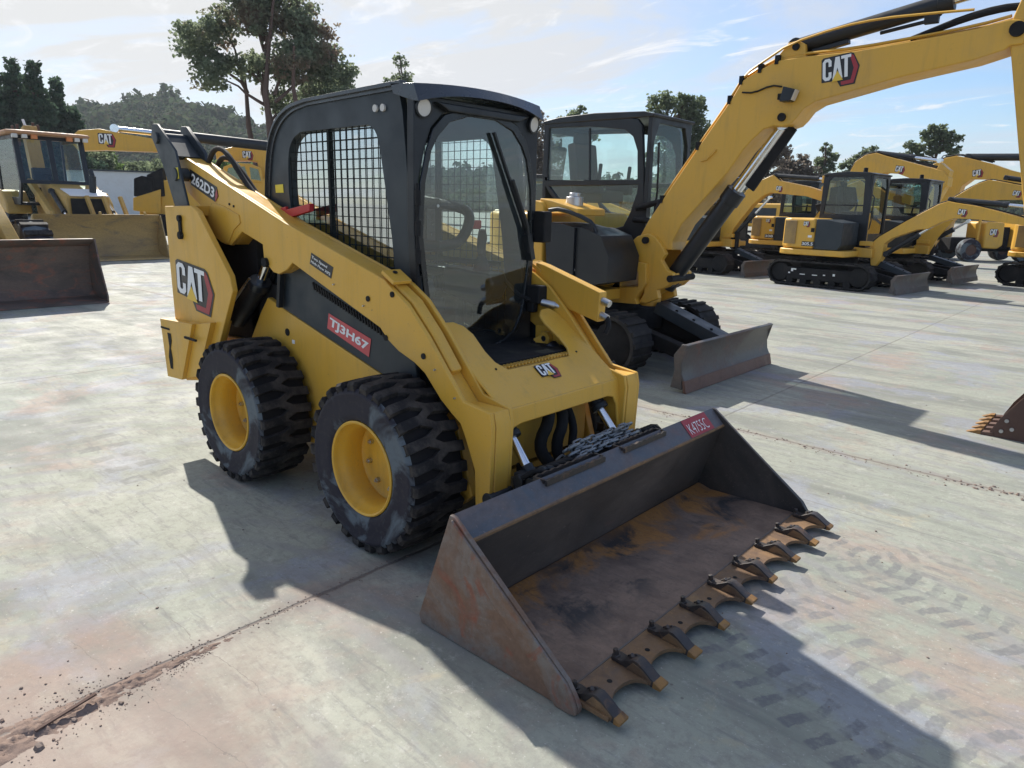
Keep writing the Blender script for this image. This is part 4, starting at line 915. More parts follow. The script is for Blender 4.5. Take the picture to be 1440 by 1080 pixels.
# ================================================================ chain bundle lying behind the bucket lip
q = K('chain_steel')
def link(c, d, flip, r=.021, L=.020, w=.0062):
    d = Vector(d).normalized(); sd = Vector((0, 0, 1)).cross(d).normalized(); n_ = d.cross(sd)
    a = (sd + n_) if flip else (sd - n_); a.normalize()
    path = []
    for k in range(12):
        t = 2 * math.pi * k / 12
        off = d * (L * (1 if math.cos(t) > 0 else -1) + r * .8 * math.cos(t)) + a * (r * .75 * math.sin(t)); path.append(Vector(c) + off)
    vs = []; N_ = 12; sg = 6
    for k in range(N_):
        tg = (path[(k + 1) % N_] - path[k - 1]).normalized(); u = tg.cross(d.cross(a)).normalized(); w_ = tg.cross(u)
        vs += [path[k] + (u * math.cos(6.283 * j / sg) + w_ * math.sin(6.283 * j / sg)) * w for j in range(sg)]
    q.add(vs, [(k * sg + j, k * sg + (j + 1) % sg, ((k + 1) % N_) * sg + (j + 1) % sg, ((k + 1) % N_) * sg + j) for k in range(N_) for j in range(sg)])
for s_, (dx_, dz_) in enumerate(((0, 0), (-.042, .004), (.034, .0), (-.012, .030))):
    for k in range(11):
        y = -.15 + k * .045 + .01 * (s_ % 2)
        link((.715 + dx_ + .006 * math.sin(k * 1.3 + s_), y, .505 + dz_ + .006 * math.sin(k * .9 + s_ * 2)), (.05 * math.sin(k + s_), 1, .06 * math.cos(k * 1.7)), k % 2)
for k in range(7): link((.70 + .01 * k, -.13 - .012 * k, .49 - .02 * k), (.4, -.3, -.5), k % 2)
for k in range(8): link((.735 - .012 * k, -.40 + .034 * k, .455 + .006 * math.sin(k)), (-.2, 1, .1), k % 2)
ch = q.build('chain', smooth=60); tag(ch, 'bundle of grey steel chain heaped on the coupler behind the bucket lip', 'chain')
q = K('black'); q.box((.72, .02, .44), (.14, .66, .06)); SP(q, 'coupler_plate', bevel=.006)
q = K('dark')
for k in range(6): q.tube([(.66, -.45 + .03 * k, .45), (.72, -.42 + .05 * k, .50), (.76, -.36 + .05 * k, .47)], .012, smooth=1)
SP(q, 'hose_bundle', smooth=60); q = K('dark')
for k in range(5): q.tube([(.66, .40 + .03 * k, .45), (.73, .42 + .03 * k, .50), (.77, .46 + .02 * k, .47)], .012, smooth=1)
SP(q, 'hose_bundle', smooth=60)

# ================================================================ excavators
def stadium(x0, x1, r, zc, k=12, sag=0.0):
    p = []
    for i in range(k + 1):
        a = -math.pi / 2 + math.pi * i / k; p.append((x1 + r * math.cos(a), zc + r * math.sin(a)))
    for i in range(1, 4): p.append((x1 + (x0 - x1) * i / 4, zc + r - sag * math.sin(math.pi * i / 4)))
    for i in range(k + 1):
        a = math.pi / 2 + math.pi * i / k; p.append((x0 + r * math.cos(a), zc + r * math.sin(a)))
    return p
def path_at(p, n):
    q = p + [p[0]]; L = [0]
    for i in range(len(p)): L.append(L[-1] + math.dist(q[i], q[i + 1]))
    out = []
    for k in range(n):
        s = L[-1] * k / n; i = max(j for j in range(len(p)) if L[j] <= s); t = (s - L[i]) / (L[i + 1] - L[i] + 1e-9)
        a, b2 = q[i], q[i + 1]; d = Vector((b2[0] - a[0], 0, b2[1] - a[1])).normalized()
        out.append((a[0] + (b2[0] - a[0]) * t, a[1] + (b2[1] - a[1]) * t, d))
    return out
def track(root, y0, y1, x0, x1, r, mat='rubber_track', marks=False, lugs=44, lug=.022):
    yc = (y0 + y1) / 2; w = y1 - y0; sd = 1 if yc > 0 else -1
    zc = r + lug + .002
    q = K(mat); po = stadium(x0, x1, r, zc); pi_ = stadium(x0, x1, r - .035, zc)
    q.holed([(x, y0, z) for x, z in po], [[(x, y0, z) for x, z in pi_]], (0, w, 0))
    for x, z, d in path_at(po, lugs):
        n_ = Vector((d.z, 0, -d.x)); rot = Matrix((d, Vector((0, 1, 0)), n_)).transposed()
        q.box(Vector((x, yc, z)) + n_ * lug * .45, (.045, w * .96, lug), rot)
    t = q.build('track', root, smooth=30)
    q = K('dark'); q.prism([(x0 - r * .1, zc - r * .55), (x1 + r * .1, zc - r * .55), (x1 - r * .2, zc + r * .45), (x0 + r * .3, zc + r * .5)], yc - w * .30, yc + w * .30)
    f_ = q.build('track_frame', t, bevel=.02)
    ye = yc + sd * w * .36
    for xx, rr in ((x0, r * .80), (x1, r * .80)):
        q = K('dark'); q.lathe([(0, -w * .32), (rr * .9, -w * .32), (rr, -w * .28), (rr, w * .28), (rr * .9, w * .32), (rr * .55, w * .34), (rr * .5, w * .28), (rr * .22, w * .28), (rr * .2, w * .36), (0, w * .36)], (xx, yc, zc), 24); q.build('idler', t)
    for k in range(5): q = K('dark'); q.cyl((x0 + r * .9 + (x1 - x0 - r * 1.8) * k / 4, yc - w * .33, zc - r * .68), (x0 + r * .9 + (x1 - x0 - r * 1.8) * k / 4, yc + w * .33, zc - r * .68), r * .30, seg=14); q.build('roller', t)
    if marks:
        q = K('decal_white')
        for (a_, b2, c_, d_) in ((.16, .10, .05, .05), (.12, -.02, .06, .03), (.70, .02, .05, .05), (.58, -.02, .05, .025), (.30, -.05, .12, .018), (.46, -.05, .12, .018), (.18, .16, .12, .03)):
            q.box((x0 + (x1 - x0) * a_, yc + sd * w * .302, zc + r * 2 * b2 * .9), (c_, .004, d_))
        q.build('sticker', t, smooth=0)
    return t
def blade(root, x, y0, y1, h, mat='blade_steel', edge='blade_edge', lift=0.0, plates=True):
    y0, y1 = min(y0, y1), max(y0, y1)
    pr = [(x, .11), (x - .035, .18), (x - .045, .26), (x - .03, h - .06), (x + .005, h), (x - .03, h + .012), (x - .07, h - .05), (x - .085, .26), (x - .08, .10)]
    q = K(mat); q.prism([(a, b2 + lift) for a, b2 in pr], y0, y1)
    if plates:
        for y in (y0, y1 - .02): q.prism([(x - .02, .03 + lift), (x - .035, .18 + lift), (x - .045, .26 + lift), (x, h + lift), (x - .05, h + .01 + lift), (x - .13, h - .10 + lift), (x - .11, .2 + lift), (x - .14, .04 + lift)], y - .004, y + .024)
    b_ = q.build('dozer_blade', root, bevel=.008)
    q = K(edge); q.prism([(x + .028, .003 + lift), (x + .002, .115 + lift), (x - .022, .12 + lift), (x - .005, .003 + lift)], y0 - .006, y1 + .006); q.build('cutting_edge', b_, bevel=.003)
    for s_ in (-1, 1): q = K('dark'); q.bar((x - .07, s_ * .42 + (y0 + y1) / 2, .2 + lift), (x - .95, s_ * .30 + (y0 + y1) / 2, .38), .12, .14); q.build('push_arm', root, bevel=.01)
    q = K('slate'); q.bar((x - .12, (y0 + y1) / 2, .36 + lift), (x - .85, (y0 + y1) / 2, .62), .22, .12); q.mat('chrome').cyl((x - .05, (y0 + y1) / 2, .32 + lift), (x - .2, (y0 + y1) / 2, .39 + lift), .03)
    for k in range(3): q.mat('dark').cyl((x - .22 - .2 * k, (y0 + y1) / 2 - .06, .45 + lift + .07 * k), (x - .22 - .2 * k, (y0 + y1) / 2 - .06, .475 + lift + .07 * k), .018, seg=6)
    q.build('blade_cylinder', root, bevel=.008)
    return b_
def jack(root, name, a, b2, r, frac, y=None, rod_r=None, rod='chrome'):
    a, b2 = Vector(a), Vector(b2); m_ = a.lerp(b2, frac); d = (b2 - a).normalized()
    q = K('black'); q.cyl(a - d * r, m_, r, seg=20); q.cyl(m_ - d * r * 1.2, m_ + d * r * .3, r * 1.14, seg=20); q.cyl(a + Vector((0, r * 1.15, 0)), a - Vector((0, r * 1.15, 0)), r * .95, seg=16)
    ob = q.build(name, root, bevel=.004, smooth=50)
    q = K(rod); q.cyl(m_, b2, rod_r or r * .55, seg=16); q.cyl(b2 + Vector((0, r * .9, 0)), b2 - Vector((0, r * .9, 0)), r * .8, seg=14); q.build('rod', ob, smooth=50)
    return ob
def cabin(root, side, xf, y0, y1, mat='black', gl='glass', holes=None, seat=True, z0=1.0, front_bottom=None, xr=None):
    # side: (x, z) outline seen from -Y; holes: window outlines on that side
    q = K(mat)
    for y, s_ in ((y0, 1), (y1, -1)): q.holed([(x, y, z) for x, z in side], [[(x, y, z) for x, z in h] for h in holes], (0, s_ * .05, 0))
    zt = max(z for x, z in side); xr = min(x for x, z in side) if xr is None else xr
    zb = min(z for x, z in side)
    fb = front_bottom or zb + .35
    q.holed([(xf, y0 + .003, zb), (xf, y1 - .003, zb), (xf, y1 - .003, zt - .02), (xf, y0 + .003, zt - .02)], [[(xf, y0 + .09, fb), (xf, y1 - .09, fb), (xf, y1 - .07, zt - .30), (xf, y1 - .16, zt - .10), (xf, y0 + .16, zt - .10), (xf, y0 + .07, zt - .30)]], (-.05, 0, 0))
    q.holed([(xr + .01, y0 + .003, zb + .5), (xr + .01, y1 - .003, zb + .5), (xr + .01, y1 - .003, zt - .03), (xr + .01, y0 + .003, zt - .03)], [[(xr + .01, y0 + .10, zb + .75), (xr + .01, y1 - .10, zb + .75), (xr + .01, y1 - .10, zt - .14), (xr + .01, y0 + .10, zt - .14)]], (.05, 0, 0))
    c_ = q.build('cab', root, bevel=.012)
    q = K(mat); ym = (y0 + y1) / 2
    rs = [(xr - .02, zt - .05), (xr + .01, zt - .01), (xr + .25, zt + .02), ((xr + xf) / 2, zt + .035), (xf - .1, zt + .012), (xf + .03, zt - .02), (xf + .02, zt - .05)]
    q.prism(rs, y0 - .012, y1 + .012); q.build('roof', c_, bevel=.012)
    for h in holes:
        for y in (y0 + .022, y1 - .022):
            w_ = M(); w_.mat(gl).add([(x, y, z) for x, z in h], [tuple(range(len(h)))]); w_.build('side_window', c_, smooth=0)
    w_ = M(); w_.mat(gl).add([(xf - .025, y0 + .08, fb - .01), (xf - .025, y1 - .08, fb - .01), (xf - .025, y1 - .08, zt - .09), (xf - .025, y0 + .08, zt - .09)], [(0, 1, 2, 3)]); w_.build('windscreen', c_, smooth=0)
    w_ = M(); w_.mat(gl).add([(xr + .035, y0 + .09, zb + .74), (xr + .035, y1 - .09, zb + .74), (xr + .035, y1 - .09, zt - .13), (xr + .035, y0 + .09, zt - .13)], [(0, 1, 2, 3)]); w_.build('rear_window', c_, smooth=0)
    if seat:
        q = K('seat_fabric'); q.box((xr + .52, ym, zb + .62), (.46, .46, .14)); q.box((xr + .30, ym, zb + .92), (.13, .44, .62), Matrix.Rotation(R_(-8), 3, 'Y')); q.box((xr + .25, ym, zb + 1.28), (.09, .26, .16)); q.build('seat', c_, bevel=.03)
        q = K('dark')
        for s_ in (-1, 1): q.box((xr + .62, ym + s_ * .30, zb + .72), (.34, .10, .14)); q.cyl((xr + .74, ym + s_ * .30, zb + .78), (xr + .76, ym + s_ * .30, zb + .98), .022)
        q.build('console', c_, bevel=.015)
    return c_
def lines(root, paths, r=.012, mat='rubber_track', name='hydraulic_line'):
    q = K(mat)
    for p in paths: q.tube(p, r, seg=6, smooth=1)
    return q.build(name, root, smooth=60)

# ---- the near excavator behind the loader
A = thing('mini_excavator', 'mini excavator beside the skid steer, its raised boom arching right to a brown bucket', 'excavator', (-2.1, 3.93, 0), 0)
track(A, -.88, -.53, -.86, .82, .285); track(A, .55, .92, -.86, .82, .285)
q = K('dark'); q.box((0, 0, .42), (1.1, 1.2, .26)); q.cyl((0, 0, .50), (0, 0, .66), .48, seg=32); A_f = q.build('undercarriage', A, bevel=.02)
blade(A, 1.70, -.94, .96, .44)
# house
q = K('yellow')
tail = [(-1.18, -.42), (-1.02, -.66), (-.72, -.80), (-.18, -.83), (-.18, -.20), (-.18, .90), (-.72, .90), (-1.02, .72), (-1.18, .45)]
q.prismz(tail, .70, 1.56); q.build('engine_cover', A, bevel=.05, seg=3)
q = K('yellow'); q.box((-.12, 0, .74), (1.25, 1.60, .12)); q.build('house_floor', A, bevel=.02)
SB = [(-0.082, 1.462), (0.142, 1.448), (0.305, 1.419), (0.799, 1.371), (0.832, 0.902), (0.702, 0.863), (0.313, 0.971), (-0.022, 0.989)]
q = K('black'); q.prism([SB[0], SB[1], SB[2], (SB[2][0], .84), (SB[7][0], .84)], -.83, -.25)
q.mat('black').prism([(SB[2][0] + .003, SB[2][1]), (SB[2][0] + .08, SB[2][1] + .0)] + [(0.606, 1.349), (0.712, 1.151), (0.695, 0.902)] + [(SB[2][0] + .003, .82)], -.80, -.25)
q.mat('decal_white').box((.22, -.803, 1.12), (.045, .006, .10)); q.mat('silver').disc((-.06, -.83, 1.28), .014, (0, -1, 0)); q.disc((.30, -.80, 1.0), .014, (0, -1, 0))
q.build('side_cover', A, bevel=.015)
q = K('yellow'); q.prism([(-.22, .72), (-.10, .72), (-.10, 1.62), (-.13, 1.66), (-.22, 1.68)], -.84, -.70); q.prism([(-.20, 1.60), (.30, 1.53), (.30, 1.60), (-.05, 1.68), (-.20, 1.70)], -.78, -.30); q.build('corner_post', A, bevel=.015)
q = K('black'); q.tube([(-.05, -.80, 1.58), (.10, -.79, 1.60), (.42, -.76, 1.50), (.50, -.74, 1.42), (.50, -.74, 1.30)], .022, smooth=1); q.build('handrail', A, smooth=60)
# front frame holding the swing post
q = K('yellow')
FRM = [(0.281, 1.119), (0.794, 1.072), (0.81, 0.878), (0.695, 0.706), (0.725, 0.65), (0.314, 0.636), (0.313, 0.789), (0.173, 0.777), (0.171, 0.823), (0.31, 0.835)]
HOL = [(0.489, 0.992), (0.708, 0.986), (0.72, 0.834), (0.502, 0.814)]
q.holed([(x, -.25, z) for x, z in FRM], [[(x, -.25, z) for x, z in HOL]], (0, .5, 0))
q.build('front_frame', A, bevel=.012)
SW = [(0.571, 1.106), (0.526, 1.243), (0.64, 1.342), (0.772, 1.377), (0.85, 1.345), (0.93, 1.264), (0.986, 1.182), (0.943, 1.116), (1.016, 1.022), (1.083, 0.999), (1.082, 0.913), (1.015, 0.85), (0.919, 0.812), (0.943, 0.727), (0.797, 0.661), (0.71, 0.666), (0.762, 0.768), (0.755, 0.966), (0.686, 1.085)]
q = K('yellow'); q.prism(SW, -.20, -.13); q.prism(SW, .13, .20); q.cyl((SW[4][0] - .12, 0, .62), (SW[4][0] - .12, 0, 1.22), .11)
q.prism([SW[9], SW[10], SW[11], SW[12], SW[15], SW[16]], -.129, .129)
sw = q.build('swing_post', A, bevel=.012)
pv = [(0.753, 1.305), (1.072, 0.941)]
for x, z in pv: K('dark').cyl((x, -.235, z), (x, .235, z), .035).build('pin', sw, smooth=50)
BO = [(0.551, 1.177), (0.724, 1.495), (0.878, 1.715), (1.228, 2.21), (1.51, 2.602), (1.603, 2.756), (1.765, 2.835), (1.905, 2.889), (2.148, 2.897), (2.53, 2.892), (2.992, 2.919), (3.375, 2.948), (3.573, 2.982), (3.65, 2.971), (3.69, 2.906), (3.677, 2.806), (3.602, 2.806), (3.572, 2.781), (3.395, 2.734), (2.88, 2.656), (2.407, 2.556), (2.271, 2.527), (2.182, 2.477), (2.13, 2.406), (2.086, 2.362), (2.013, 2.342), (1.936, 2.352), (1.842, 2.327), (1.746, 2.241), (1.662, 2.145), (1.542, 1.966), (1.107, 1.473), (1.019, 1.302), (1.035, 1.219), (0.863, 1.224), (0.724, 1.172)]
q = K('yellow'); q.prism(BO, -.15, .15)
bo = q.build('boom', A, bevel=.012)
# flange edges on the boom and the cylinder bracket
q = K('yellow'); CB = [(1.867, 2.884), (1.903, 2.949), (1.974, 3.031), (2.052, 3.039), (2.117, 3.003), (2.135, 2.9)]
q.prism(CB, -.11, -.06); q.prism(CB, .06, .11); q.build('cylinder_bracket', bo, bevel=.008)
q = K('dark'); x, z = [(2.004, 2.419)][0]; q.cyl((x, -.175, z), (x, .175, z), .035); q.build('pin', bo, smooth=50); q = K('dark')
x2, z2 = [(2.044, 2.988)][0]; q.cyl((x2, -.13, z2), (x2, .13, z2), .03); q.build('pin', bo, smooth=50)
bq = [(2.323, 2.669), (2.551, 2.697), (2.309, 2.824)]
ub = (bq[1][0] - bq[0][0], 0, bq[1][1] - bq[0][1]); hb = math.dist(bq[0], bq[2])
badge(bo, (bq[0][0], -.151, bq[0][1] - .035), ub, (-ub[2], 0, ub[0]), .215)
q = M(); x, z = [(2.057, 2.607)][0]
q.mat('black').prism([(x - .05, z - .07), (x + .04, z - .07), (x + .07, z + .02), (x - .03, z + .05)], -.26, -.16); q.mat('lamp_glass').prism([(x + .043, z - .065), (x + .05, z - .065), (x + .08, z + .018), (x + .072, z + .018)], -.255, -.165); q.mat('dark').box((x - .07, -.17, z - .02), (.06, .04, .05))
q.build('work_light', bo, bevel=.008)
wp = [(1.618, 2.652), (1.726, 2.638), (1.882, 2.689), (1.979, 2.669)]
lines(bo, [[(x, -.165, z) for x, z in wp]], .008, 'dark', 'cable')
q = K('yellow'); x, z = [(1.355, 2.071)][0]; q.tube([(x - .09, -.152, z), (x - .08, -.165, z + .0), (x - .03, -.165, z + .01), (x + .05, -.165, z + .085), (x + .05, -.152, z + .10)], .007); q.build('handle', bo)
# pipes along the boom
tp = BO[1:13]
def off(pts, d, y): 
    out = []
    for i, (x, z) in enumerate(pts):
        a, b2 = pts[max(i - 1, 0)], pts[min(i + 1, len(pts) - 1)]; n_ = Vector((-(b2[1] - a[1]), 0, b2[0] - a[0])).normalized(); out.append((x + n_.x * d, y, z + n_.z * d))
    return out
q = K('yellow')
for y, d in ((-.10, .03), (-.04, .045), (.05, .04), (.11, .03)): q.tube(off(tp[1:], d, y), .012, seg=6, smooth=1)
q.build('hydraulic_pipe', bo, smooth=60)
q = K('dark')
for i in (1, 2, 3, 4, 5, 6):
    p_ = off(tp, .02, 0)[i]; q = K('dark'); q.box(p_, (.04, .30, .05)); q.box((p_[0], -.155, p_[2] - .03), (.03, .012, .04)); q.build('hose_clamp', bo)
q = K('dark')
q.tube([(tp[9][0], -.05, tp[9][1] + .05), (tp[10][0], -.06, tp[10][1] + .12), (tp[11][0] + .1, -.06, tp[11][1] + .10), (tp[11][0] + .25, -.06, tp[11][1] - .05)], .022, smooth=2)
q.tube([(tp[9][0] - .1, .05, tp[9][1] + .05), (tp[10][0], .05, tp[10][1] + .17), (tp[11][0] + .15, .05, tp[11][1] + .12), (tp[11][0] + .25, .05, tp[11][1] - .1)], .022, smooth=2)
q.build('hose', bo, smooth=60)
cyl_p = [(1.496, 2.6), (1.612, 2.789), (1.798, 2.888), (1.986, 2.993), (2.386, 3.074), (2.707, 3.094), (3.01, 3.081), (3.338, 3.063)]
lines(bo, [[(x, -.13, z + .02) for x, z in cyl_p]], .010, 'yellow', 'return_pipe')
# boom cylinder, stick cylinder
j1 = [(0.961, 0.906), (1.986, 2.393), (1.605, 1.844)]
jack(A, 'boom_cylinder', (j1[0][0], 0, j1[0][1]), (j1[1][0], 0, j1[1][1]), .088, .59, rod_r=.05)
q = K('dark'); a_ = Vector((j1[2][0] + .10, 0, j1[2][1] - .02)); q.bar(a_, (j1[1][0] + .06, 0, j1[1][1] - .04), .10, .03, (0, 1, 0)); q.build('cylinder_guard', A, bevel=.004)
j2 = [(2.012, 3.01), (3.149, 3.198)]
e_ = Vector((j2[1][0], 0, j2[1][1])); s0 = Vector((j2[0][0], 0, j2[0][1])); far_ = s0 + (e_ - s0) * 1.45
jack(A, 'stick_cylinder', s0, far_, .066, .69)
q = K('black'); m_ = s0.lerp(far_, .62); q.box(m_ + Vector((0, 0, -.09)), (.10, .05, .07)); q.tube([s0.lerp(far_, .40) + Vector((0, 0, -.085)), m_ + Vector((0, 0, -.10)), m_ + Vector((.06, 0, -.06))], .015); q.build('cylinder_pipe', A, bevel=.004); q = K('black'); q.bar(s0.lerp(far_, .08) + Vector((0, 0, -.08)), s0.lerp(far_, .26) + Vector((0, 0, -.08)), .06, .035); q.build('cylinder_bracket', A, bevel=.004)
# stick
ST = [(3.567, 2.926), (3.598, 2.815), (3.652, 2.587), (3.779, 2.046), (3.875, 1.647), (3.968, 1.241), (4.028, 0.985), (4.096, 0.992), (4.069, 1.249), (4.018, 1.65), (3.944, 2.233), (3.904, 2.609), (3.873, 2.93), (3.794, 3.252), (3.712, 3.363), (3.643, 3.345), (3.627, 3.147)]
q = K('yellow'); q.prism(ST, -.13, .13); stk = q.build('stick', A, bevel=.012)
q = K('dark'); x, z = [(3.633, 2.908)][0]; q.cyl((x, -.18, z), (x, .18, z), .05); q.build('pin', stk, smooth=50)
jb = [(3.898, 2.906), (4.098, 1.502)]
jack(A, 'bucket_cylinder', (jb[0][0], 0, jb[0][1]), (jb[1][0], 0, jb[1][1]), .06, .6)
ml = [(4.098, 1.502), (4.171, 0.776)]
q = K('yellow'); q.bar((ml[0][0], 0, ml[0][1]), (ml[1][0], 0, ml[1][1]), .20, .07, (0, 1, 0)); q.build('bucket_link', A, bevel=.008)
# digging bucket
BU = [(3.946, -0.013), (3.951, 0.039), (4.001, 0.152), (4.116, 0.335), (4.145, 0.549), (4.098, 0.752), (4.118, 0.884), (4.201, 0.879), (4.308, 0.68), (4.406, 0.388), (4.418, 0.154), (4.338, -0.022), (4.179, -0.04), (4.018, -0.036)]
q = K('brown_steel'); t_ = .02
for y in (-.33, .31): q.prism(BU, y, y + t_)
back = BU[4:14]
for i in range(len(back) - 1):
    a, b2 = back[i], back[i + 1]
    if i >= 2: q.poly([(a[0], -.309, a[1]), (b2[0], -.309, b2[1]), (b2[0] * .985 + .015 * 4.2, -.309, b2[1] * .96 + .018), (a[0] * .985 + .015 * 4.2, -.309, a[1] * .96 + .018)], (0, .618, 0))
q.poly([(BU[13][0], -.309, BU[13][1]), (BU[0][0], -.309, BU[0][1]), (BU[0][0] + .01, -.309, BU[0][1] + .03), (BU[13][0], -.309, BU[13][1] + .03)], (0, .618, 0))
bu = q.build('bucket', A, bevel=.004)
q = K('silver')
for x, z in [(4.021, 0.055), (4.043, 0.139), (4.084, 0.081)]: q.disc((x, -.33, z), .014, (0, -1, 0), th=.012)
q.build('bolt', bu)
for k in range(5):
    y = -.30 + k * .15; x0, z0 = BU[0]
    q = M(); q.mat('brown_steel').prism([(x0 + .03, z0 - .02), (x0 + .03, z0 + .045), (x0 - .05, z0 + .035), (x0 - .06, z0 - .005)], y - .035, y + .035)
    tl_ = -.19 - (.02 if k == 0 else 0)
    q.mat('rust_tip').poly([(x0 - .05, y - .036, z0 - .015), (x0 - .05, y - .036, z0 + .045), (x0 - .05, y + .036, z0 + .045), (x0 - .05, y + .036, z0 - .015)], (-.03, 0, -.003))
    q.add([(x0 - .08, y - .034, z0 - .015), (x0 - .08, y - .034, z0 + .040), (x0 - .08, y + .034, z0 + .040), (x0 - .08, y + .034, z0 - .015), (x0 + tl_, y - .02, z0 - .022), (x0 + tl_, y + .02, z0 - .022), (x0 + tl_, y + .02, z0 - .012), (x0 + tl_, y - .02, z0 - .012)], [(0, 1, 2, 3), (4, 5, 6, 7), (0, 4, 7, 1), (1, 7, 6, 2), (2, 6, 5, 3), (3, 5, 4, 0)])
    q.build('tooth', bu, bevel=.003)
# cab
SD = [(-0.913, 2.588), (-0.807, 2.598), (-0.253, 2.595), (0.168, 2.569), (0.321, 2.539), (0.379, 2.472), (0.433, 2.011), (0.5, 1.18), (-0.456, 1.125), (-0.648, 1.544), (-0.719, 1.673), (-0.853, 1.77), (-0.959, 1.917), (-0.974, 1.999)]
H1 = [(-0.888, 2.508), (-0.295, 2.493), (0.16, 2.44), (0.273, 2.363), (0.338, 2.216), (0.361, 1.917), (-0.882, 1.925), (-0.897, 1.998)]
H2 = [(-0.857, 1.852), (0.374, 1.865), (0.363, 1.777), (0.297, 1.581), (0.216, 1.427), (0.068, 1.39), (-0.128, 1.415), (-0.544, 1.579), (-0.676, 1.674)]
xf_ = max(x for x, z in SD) 
ca = cabin(A, SD, xf_, .17, 1.03, 'black', 'glass_clear', [H1, H2], True, front_bottom=1.25)
q = K('black'); hz_ = [(-0.87, 1.892), (0.372, 1.895), (-0.313, 2.479), (-0.278, 1.913), (-0.907, 2.462), (0.296, 2.419)]
q.bar((hz_[0][0], .185, hz_[0][1]), (hz_[1][0], .185, hz_[1][1]), .02, .05); q.bar((hz_[2][0], .19, hz_[2][1]), (hz_[3][0], .19, hz_[3][1]), .018, .02, (1, 0, 0)); q.build('window_frame', ca, bevel=.004)
q = K('black'); q.tube([(xf_ + .02, .30, 1.55), (xf_ + .06, .27, 1.8), (xf_ + .05, .25, 2.3)], .012); q.box((xf_ - .2, .62, 2.62), (.10, .3, .02)); q.build('handrail', ca, smooth=60)
q = K('dark'); q.tube([(xf_ - .1, .14, 1.62), (xf_ + .25, .05, 1.70), (.78, -.05, 1.66), (.74, -.10, 1.45), (.70, -.12, 1.2)], .030, smooth=2); q.build('hose', A, smooth=60); q = K('dark'); q.tube([(xf_ - .1, .10, 1.5), (xf_ + .2, .0, 1.5), (.70, -.08, 1.36), (.66, -.14, 1.1)], .030, smooth=2); q.build('hose', A, smooth=60)
q = K('black'); q.box((.05, .60, 1.05), (1.0, .80, .50)); q.build('cab_base', A, bevel=.02)
q = K('silver'); q.cyl((.08, -.55, 1.55), (.08, -.55, 1.72), .09); q.cyl((.08, -.55, 1.72), (.08, -.55, 1.76), .06); q.build('filter_housing', A, bevel=.006)

